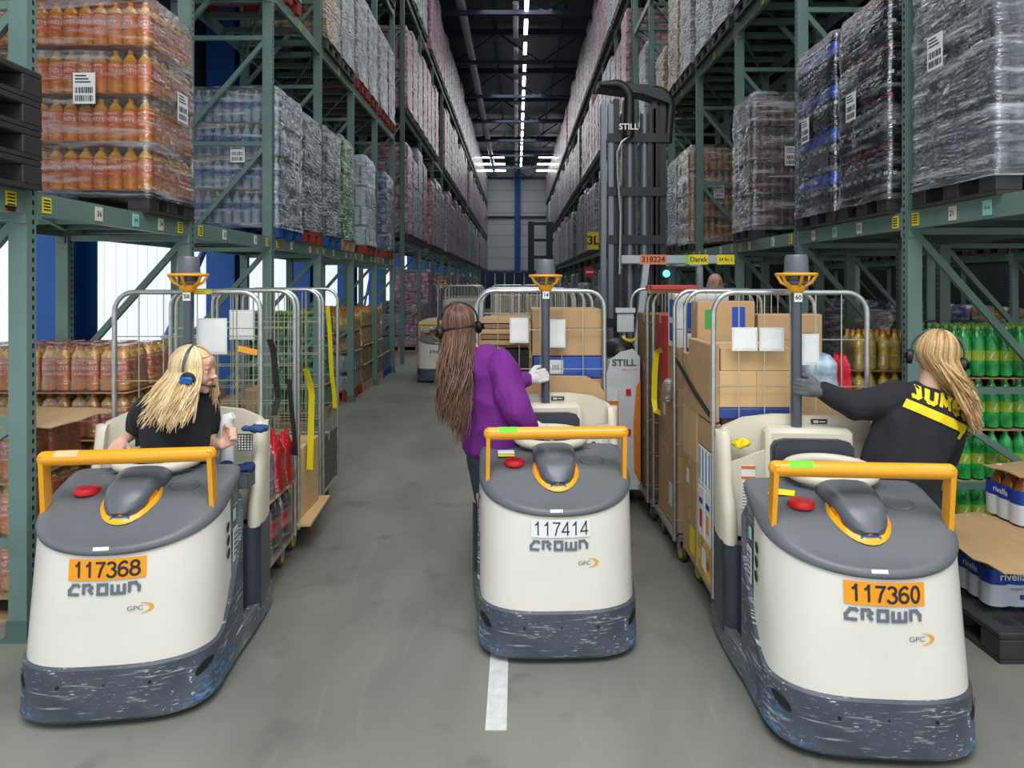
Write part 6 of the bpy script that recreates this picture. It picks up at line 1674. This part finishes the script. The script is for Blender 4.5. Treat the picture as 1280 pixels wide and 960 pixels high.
def headset(parent, C, Fr, k, band, cup_side, cup_m, boom=True, both=False, back=False):
    def P(x, y, z): return V3(C)+Fr@V3((x*k, y*k, z*k))
    b = MB(10)
    if back: pts = [P(.098*math.sin(R(a)), -.118*math.cos(R(a)), -.005+.02*math.cos(R(a))) for a in range(-88, 89, 11)]
    else: pts = [P(.114*math.sin(R(a)), -.005, .035+.108*math.cos(R(a))) for a in range(-95, 96, 10)]
    b.tube(pts, .007, seg=8, r2=.004)
    hs = b.build('headset', band, parent, 60)
    for s_ in ((-1, 1) if both else (cup_side,)):
        b = MB(20); n0 = 0; T = Fr.to_4x4(); T.translation = V3(C)+Fr@V3((s_*.116*k, (.022 if boom and not back else -.004)*k, -.010*k)); b.T = T
        b.lathe([(.0, -.016), (.034, -.016), (.038, -.006), (.036, .008), (.026, .014), (.0, .016)] if s_ > 0 else [(.0, -.016), (.026, -.014), (.036, -.008), (.038, .006), (.034, .016), (.0, .016)], axis='x', seg=20)
        b.build('ear_cup', BLACK, hs, 40)
        b = MB(16); b.T = T; x0 = s_*.017
        b.box(min(x0, x0+s_*.010), max(x0, x0+s_*.010), -.030, .034, -.016, .020, 0, c=.006); b.build('cup_shell', cup_m, hs, 40)
        if boom: 
            b = MB(8); b.tube([P(s_*.118, .02, -.015), P(s_*.106, .07, -.03), P(s_*.080, .115, -.042), P(s_*.055, .135, -.045)], [.005, .004, .004, .008], seg=7); b.build('microphone', BLACK, hs, 50)
    return hs
# ---------------------------------------------------------------- blonde woman in the black T-shirt (left truck)
def person_left():
    t = thing('person', 'person with long blonde hair and blue headset, black T-shirt, standing in truck 117368', 'person', (0, 0, 0))
    yaw = math.atan2(.8, .6)                     # her own left-right axis
    H = V3((-1.655, 3.48, 1.395)); Fr = frame_of((.97, .04, -.10), (.05, -.10, 1)); k = 1.0
    b = MB(); head_parts(b, H, Fr, k)
    chain(b, [(-1.70, 3.49, 1.20, .055), (-1.675, 3.485, 1.33, .048)])
    torso(b, [(-1.73, 3.5, .80, .15, .10, yaw, 0), (-1.74, 3.5, 1.05, .13, .09, yaw, 0), (-1.73, 3.5, 1.20, .15, .08, yaw, 0), (-1.71, 3.5, 1.27, .08, .06, yaw, 0)])
    # her right arm reaches back to the wheel
    chain(b, [(-1.875, 3.42, 1.215, .045), (-1.985, 3.56, 1.085, .036), (-2.005, 3.44, 1.045, .027)])
    for c in hand_chains((-2.005, 3.44, 1.045), (.20, -.9, -.28), (.1, -.2, -1), 1, .42, .95): chain(b, c, 10)
    chain(b, [(-1.66, 3.63, 1.215, .043), (-1.63, 3.62, .985, .037), (-1.505, 3.48, 1.03, .026)])
    for c in hand_chains((-1.505, 3.48, 1.03), (.85, -.1, .45), (-.3, -.6, .35), -1, .95, .92, thumb=1.0): chain(b, c, 10)
    skin_legs(b, (-1.80, 3.52, .82), (-1.66, 3.52, .82), (-1.86, 3.55, PZ), (-1.66, 3.55, PZ))
    body = remeshed('body', b, SKIN, t, .0055, 3)
    face_details(H, Fr, k, t, body, brow=(170, 140, 100))
    b = MB()
    torso(b, [(-1.745, 3.5, .79, .17, .125, yaw, 0), (-1.75, 3.5, .95, .155, .115, yaw, 0), (-1.75, 3.5, 1.10, .165, .115, yaw, .0), (-1.745, 3.5, 1.20, .165, .10, yaw, .0), (-1.725, 3.5, 1.265, .12, .08, yaw, 0), (-1.71, 3.5, 1.285, .06, .055, yaw, 0)])
    chain(b, [(-1.84, 3.43, 1.225, .070), (-1.90, 3.47, 1.175, .068), (-1.955, 3.53, 1.115, .062)])
    chain(b, [(-1.665, 3.63, 1.215, .066), (-1.66, 3.64, 1.12, .062), (-1.655, 3.63, 1.07, .058)])
    shirt = remeshed('tshirt', b, CLOTH_B, t, .008, 2, .012, 10, 2)
    b = MB(14); b.tube([V3((-1.957, 3.532, 1.112))+V3((math.cos(a)*.052+0, math.sin(a)*.036, math.sin(a)*.045+math.cos(a)*.035)) for a in [2*PI*i/20 for i in range(20)]], .004, seg=6, close=True)
    b.build('sleeve_piping', WHITE, shirt)
    tv, tf = subdiv_text('JUMBO', .022, .02, 1.2); drape('chest_lettering', shirt, [(tv, tf, 0)], [M('yellow_print', (244, 190, 20), .7)], shirt, (-1.715, 3.40, 1.20), 0)
    legs(t, (-1.80, 3.52, .84), (-1.66, 3.52, .84), (-1.86, 3.55, PZ), (-1.66, 3.55, PZ), TROUS)
    def drift(a):
        s_ = math.sin(a)      # her right side faces the camera
        if math.cos(a) < -.3: return V3((-.09, -.05, 0))
        return V3((-.035, -.09 if s_ > 0 else .06, 0))
    hair('hair', H, Fr, k, t, BLOND, n=900, length=.26, face=44, flare=.02, seed=4, wave=.008, rad=.0046, drift=drift)
    headset(t, H, Fr, 1.0, GREYM, 1, M('headset_blue', (24, 96, 170), .3), True)
person_left()
# ---------------------------------------------------------------- woman in purple (middle truck)
def person_mid():
    t = thing('person', 'person seen from behind with waist-long brown hair, purple sweatshirt and pale gloves', 'person', (0, 0, 0))
    yaw = R(-42); H = V3((-.345, 4.03, 1.585)); Fr = frame_of((-.35, .93, .02), (-.12, .0, 1)); k = 1.04
    b = MB(); head_parts(b, H, Fr, k)
    chain(b, [(-.21, 4.01, 1.36, .058), (-.30, 4.03, 1.50, .05)])
    torso(b, [(-.12, 4.0, .84, .15, .10, yaw, 0), (-.15, 4.0, 1.1, .14, .09, yaw, 0), (-.18, 4.0, 1.32, .15, .08, yaw, 0), (-.2, 4.0, 1.4, .08, .06, yaw, 0)])
    chain(b, [(-.08, 3.89, 1.36, .045), (-.0, 3.78, 1.14, .038), (.085, 3.83, 1.04, .028)])
    h1 = hand_chains((.085, 3.83, 1.045), (.9, .15, -.12), (0, .1, -1), -1, .35, .98)
    for c in h1: chain(b, c, 8)
    chain(b, [(-.25, 4.12, 1.34, .045), (-.07, 4.17, 1.20, .038), (.083, 4.155, 1.265, .028)])
    h2 = hand_chains((.078, 4.15, 1.268), (.93, -.05, .22), (.1, 1, -.1), 1, .75, .98)
    for c in h2: chain(b, c, 8)
    skin_legs(b, (-.2, 4.0, .82), (-.04, 3.98, .82), (-.14, 4.02, PZ), (.06, 4.02, PZ))
    body = remeshed('body', b, SKIN, t, .007, 3)
    face_details(H, Fr, k, t, body)
    for hc in (h1, h2):
        b = MB()
        for c in hc: chain(b, [(p[0], p[1], p[2], p[3]+.003) for p in c], 8)
        w0 = V3(hc[1][0][:3]); d0 = (V3(hc[1][1][:3])-w0).normalized(); chain(b, [(*(w0-d0*.035), .031), (*(w0+d0*.03), .033)])
        remeshed('glove', b, GLOVEW, t, .005, 2)
    b = MB()
    torso(b, [(-.125, 4.0, .845, .178, .125, yaw, 0), (-.13, 4.0, .87, .198, .15, yaw, 0), (-.14, 4.0, 1.0, .195, .15, yaw, 0), (-.155, 4.0, 1.15, .192, .14, yaw, 0), (-.175, 4.0, 1.32, .19, .12, yaw, 0), (-.19, 4.0, 1.425, .145, .095, yaw, 0), (-.205, 4.0, 1.475, .07, .065, yaw, 0)])
    chain(b, [(-.085, 3.90, 1.385, .082), (-.045, 3.84, 1.24, .085), (-.005, 3.78, 1.14, .078), (.045, 3.80, 1.08, .060), (.075, 3.825, 1.052, .044)])
    chain(b, [(-.24, 4.1, 1.34, .08), (-.10, 4.16, 1.235, .075), (-.06, 4.17, 1.21, .068), (.0, 4.165, 1.24, .05), (.055, 4.155, 1.260, .040)])
    shirt = remeshed('sweatshirt', b, CLOTH_P, t, .008, 2, .017, 8, 5)
    legs(t, (-.2, 4.0, .83), (-.05, 3.98, .83), (-.14, 4.02, PZ), (.06, 4.02, PZ), DENIM)
    def drift(a): return V3((-.03 if math.sin(a) < 0 else -.12, -.10, 0))
    hair('hair', H, Fr, k, t, BRUN, n=800, length=.60, face=62, flare=.012, seed=9, wave=.020, rad=.0042, drift=lambda a: V3((-.02-.035*math.sin(a), -.16, 0)), lenfn=lambda a: 1 if abs(math.sin(a)) < .5 else .86)
    headset(t, H, Fr, 1.06, BLACK, 1, BLACK, False, True, back=True)
    headset(t, H, Fr, 1.06, BLACK, 1, BLACK, False, False)
person_mid()
# ---------------------------------------------------------------- woman in the black and yellow sweatshirt (right truck)
def person_right():
    t = thing('person', 'person seen from behind with honey-blonde hair and black JUMBO sweatshirt, leaning out', 'person', (0, 0, 0))
    H = V3((2.085, 3.38, 1.475)); Fr = frame_of((.45, .88, -.12), (.16, .0, 1)); k = 1.04
    tl = -.42; yaw = R(-8)
    b = MB(); head_parts(b, H, Fr, k)
    chain(b, [(2.03, 3.37, 1.27, .058), (2.07, 3.38, 1.40, .05)])
    torso(b, [(1.87, 3.37, .82, .16, .10, yaw, -.1), (1.92, 3.37, 1.02, .14, .09, yaw, -.25), (1.99, 3.37, 1.18, .155, .08, yaw, tl), (2.03, 3.37, 1.30, .08, .06, yaw, tl)])
    chain(b, [(1.865, 3.38, 1.30, .045), (1.69, 3.42, 1.255, .037), (1.535, 3.45, 1.31, .028)])
    h1 = hand_chains((1.53, 3.445, 1.312), (-.92, .02, .12), (-.1, 1, .0), -1, .80, 1.0)
    for c in h1: chain(b, c, 8)
    chain(b, [(2.17, 3.37, 1.16, .045), (2.17, 3.45, .95, .037), (2.12, 3.6, 1.0, .028)])
    for c in hand_chains((2.12, 3.6, 1.0), (-.2, .9, .1), (-1, 0, 0), 1, .6): chain(b, c, 8)
    skin_legs(b, (1.79, 3.37, .80), (1.93, 3.37, .80), (1.58, 3.42, PZ), (1.74, 3.42, PZ))
    body = remeshed('body', b, SKIN, t, .007, 3)
    face_details(H, Fr, k, t, body)
    b = MB()
    for c in h1[:4]+h1[4:]: chain(b, [(p[0], p[1], p[2], p[3]+.0035) for p in (c if c is not h1[8] else c[:3])], 8)
    w0 = V3(h1[1][0][:3]); d0 = (V3(h1[1][1][:3])-w0).normalized(); chain(b, [(*(w0-d0*.03), .032), (*(w0+d0*.03), .034)])
    g = remeshed('glove', b, GLOVEG, t, .005, 2)
    b = MB(12); b.tube([w0-d0*.028+V3((0, .034*math.cos(2*PI*i/14), .034*math.sin(2*PI*i/14))) for i in range(14)], .0035, seg=6, close=True); b.build('glove_cuff', M('orange_cuff', (232, 150, 50), .8), g)
    b = MB()
    torso(b, [(1.875, 3.37, .74, .20, .14, yaw, -.05), (1.88, 3.37, .86, .185, .13, yaw, -.12), (1.915, 3.37, 1.0, .175, .13, yaw, -.25), (1.965, 3.37, 1.13, .185, .125, yaw, tl), (2.0, 3.37, 1.22, .185, .11, yaw, tl), (2.025, 3.37, 1.285, .12, .085, yaw, tl), (2.04, 3.37, 1.33, .06, .06, yaw, tl)])
    chain(b, [(1.885, 3.37, 1.285, .078), (1.80, 3.385, 1.25, .075), (1.70, 3.42, 1.235, .066), (1.62, 3.435, 1.275, .055), (1.56, 3.448, 1.303, .042)])
    chain(b, [(2.145, 3.37, 1.155, .078), (2.165, 3.41, 1.05, .07), (2.165, 3.45, .96, .062), (2.13, 3.55, .99, .045)])
    shirt = remeshed('sweatshirt', b, CLOTH_B, t, .008, 2, .013, 8, 8)
    YP = M('jumbo_yellow', (240, 216, 30), .7); 
    LET = {'J': [[(.02, .16), (.10, .0), (.30, .0), (.42, .14), (.42, 1)]], 'U': [[(.0, 1), (.0, .18), (.14, .0), (.42, .0), (.56, .18), (.56, 1)]],
           'M': [[(.0, 0), (.0, 1), (.36, .35), (.72, 1), (.72, 0)]], 'B': [[(.0, 0), (.0, 1), (.36, 1), (.50, .88), (.50, .66), (.38, .53), (.0, .53)], [(.38, .53), (.54, .40), (.54, .14), (.38, 0), (.0, 0)]],
           'O': [[(.0, .18), (.0, .82), (.14, 1), (.42, 1), (.56, .82), (.56, .18), (.42, 0), (.14, 0), (.0, .18)]]}
    lb = MB(); xx = -.140
    for ch, wd_ in (('J', .42), ('U', .56), ('M', .72), ('B', .54), ('O', .56)):
        for st in LET[ch]: stroke(lb, [(xx+p[0]*.068, p[1]*.058-.029) for p in st], .019, lambda u, v, d: (u, v, 0))
        xx += wd_*.068+.030
    tv, tf = [(p[0], p[1]) for p in lb.v], lb.f
    ang = R(-24)
    drape('back_lettering', shirt, [(tv, tf, 0)], [YP], shirt, (2.06, 3.3, 1.276), ang, off=.004)
    s1, f1 = strip(-.165, .175, -.022, .022); s2, f2 = strip(.150, .172, -.055, -.020, 3, 3)
    drape('back_stripe', shirt, [(s1, f1, 0), (s2, f2, 0)], [YP], shirt, (2.025, 3.3, 1.207), ang, off=.004)
    legs(t, (1.79, 3.37, .80), (1.93, 3.37, .80), (1.58, 3.42, PZ), (1.74, 3.42, PZ), TROUS)
    hair('hair', H, Fr, k, t, HONEY, n=800, length=.33, face=64, flare=.008, seed=12, wave=.008, rad=.0044, drift=lambda a: V3((.088-.070*math.sin(a+.45), -.07 if math.cos(a) < .3 else -.02, 0)), lenfn=lambda a: .62 if math.sin(a+.45) < -.35 else 1)
    headset(t, H, Fr, 1.0, GREYM, 1, BLACK, False, True)
person_right()
# ---------------------------------------------------------------- forklift driver
def driver():
    t = thing('person', 'bald forklift driver whose head shows above the right roll cages', 'person', (0, 0, 0))
    H = V3((wd(894, 7.35), 7.35, wz(357, 7.35))); Fr = frame_of((-.12, -1, -.05)); b = MB(); head_parts(b, H, Fr, 1.08)
    chain(b, [(H.x, 7.37, H.z-.22, .065), (H.x, 7.36, H.z-.09, .058)])
    torso(b, [(H.x, 7.42, 1.15, .17, .12, 0, 0), (H.x, 7.42, 1.45, .2, .12, 0, 0), (H.x, 7.4, 1.60, .17, .09, 0, 0), (H.x, 7.38, 1.66, .08, .07, 0, 0)])
    for s_ in (-1, 1):
        chain(b, [(H.x+s_*.2, 7.4, 1.56, .05), (H.x+s_*.24, 7.3, 1.3, .045), (H.x+s_*.15, 7.14, 1.42, .03)])
        for c in hand_chains((H.x+s_*.15, 7.14, 1.42), (-s_*.3, -.8, .1), (0, 0, -1), s_, .5): chain(b, c, 8)
        chain(b, [(H.x+s_*.1, 7.4, 1.16, .09), (H.x+s_*.13, 7.1, 1.12, .065), (H.x+s_*.13, 7.1, 1.03, .05)])
    body = remeshed('body', b, SKIN2, t, .009, 3); face_details(H, Fr, 1.08, t, body)
    b = MB(); torso(b, [(H.x, 7.42, 1.12, .2, .15, 0, 0), (H.x, 7.42, 1.45, .22, .14, 0, 0), (H.x, 7.4, 1.61, .18, .10, 0, 0), (H.x, 7.38, 1.67, .08, .08, 0, 0)])
    for s_ in (-1, 1): chain(b, [(H.x+s_*.19, 7.4, 1.56, .065), (H.x+s_*.24, 7.32, 1.32, .06), (H.x+s_*.17, 7.18, 1.40, .045)])
    remeshed('jacket', b, CLOTH_B, t, .011, 3, .005, 9)
    b = MB()
    for s_ in (-1, 1): chain(b, [(H.x+s_*.1, 7.4, 1.17, .105), (H.x+s_*.13, 7.1, 1.13, .08), (H.x+s_*.13, 7.1, 1.04, .065)])
    remeshed('trousers', b, TROUS, t, .012, 3)
driver()
# =====================================================================  small things in the truck pockets
b = MB(14); rs = [(-1.545+.0, 3.60, .93), (-1.545, 3.585, 1.10)]
b.tube([(-1.535, 3.60, .90), (-1.535, 3.60, 1.10), (-1.53, 3.60, 1.135), (-1.50, 3.60, 1.15)], [.035, .035, .034, .02], seg=14)
tag(b.build('paper_roll', WHITE, None, 50), 'roll of white paper standing in the pocket of truck 117368', 'paper roll')
b = MB(); x0, x1, y0, y1, z0, z1 = -1.56, -1.385, 3.50, 3.60, .79, .875
for (a, c, d, e) in ((x0, x1, y0, y0+.003), (x0, x1, y1-.003, y1), (x0, x0+.003, y0, y1), (x1-.003, x1, y0, y1)): b.box(a, c, d, e, z0, z1)
b.box(x0, x1, y0, y1, z0, z0+.003); b.box(x0-.006, x1+.006, y0-.006, y0, z1-.008, z1)
tag(b.build('storage_tray', M('clear_tray', (150, 160, 170), .15, trans=.6, alpha=.7), None, 0), 'clear plastic tray with a blue cloth beside the blonde worker', 'tray')
def heap(name, label, cat, c, r, m, seed, n=7, flat=.5):
    b = MB(); q = random.Random(seed)
    for i in range(n): sph(b, (c[0]+q.uniform(-r, r), c[1]+q.uniform(-r, r)*.4, c[2]+q.uniform(0, r)*flat), 1, (r*q.uniform(.4, .7), r*.4, r*q.uniform(.25, .45)))
    return tag(remeshed(name, b, m, None, .006, 2, .006, 30, seed), label, cat)
heap('cloth', 'dark blue cloth heaped in the clear tray by the blonde worker', 'cloth', (-1.47, 3.55, .86), .07, M('navy_cloth', (26, 48, 92), .9, 0, .3, 30), 3)
heap('glove', 'blue work glove lying over the pocket edge of truck 117368', 'glove', (-1.40, 3.62, 1.075), .045, M('blue_glove', (40, 74, 124), .8, 0, .2, 30), 5, flat=.1)
heap('glove', 'yellow and black glove sticking out of the pocket of truck 117360', 'glove', (1.16, 3.485, 1.02), .045, M('yellow_glove', (228, 190, 20), .8, 0, .5, 22), 8)
b = MB(); b.box(-1.50, -1.42, 3.652, 3.656, .95, 1.04, 0)
for k in range(6):
    for j in range(5): b.box(-1.495+.016*j, -1.485+.016*j, 3.650, 3.652, .955+.014*k, .964+.014*k, 1)
o = b.build('label_card', [BLACK, WHITE], None, 0); tag(o, 'small black printed card on the pocket of truck 117368', 'card')
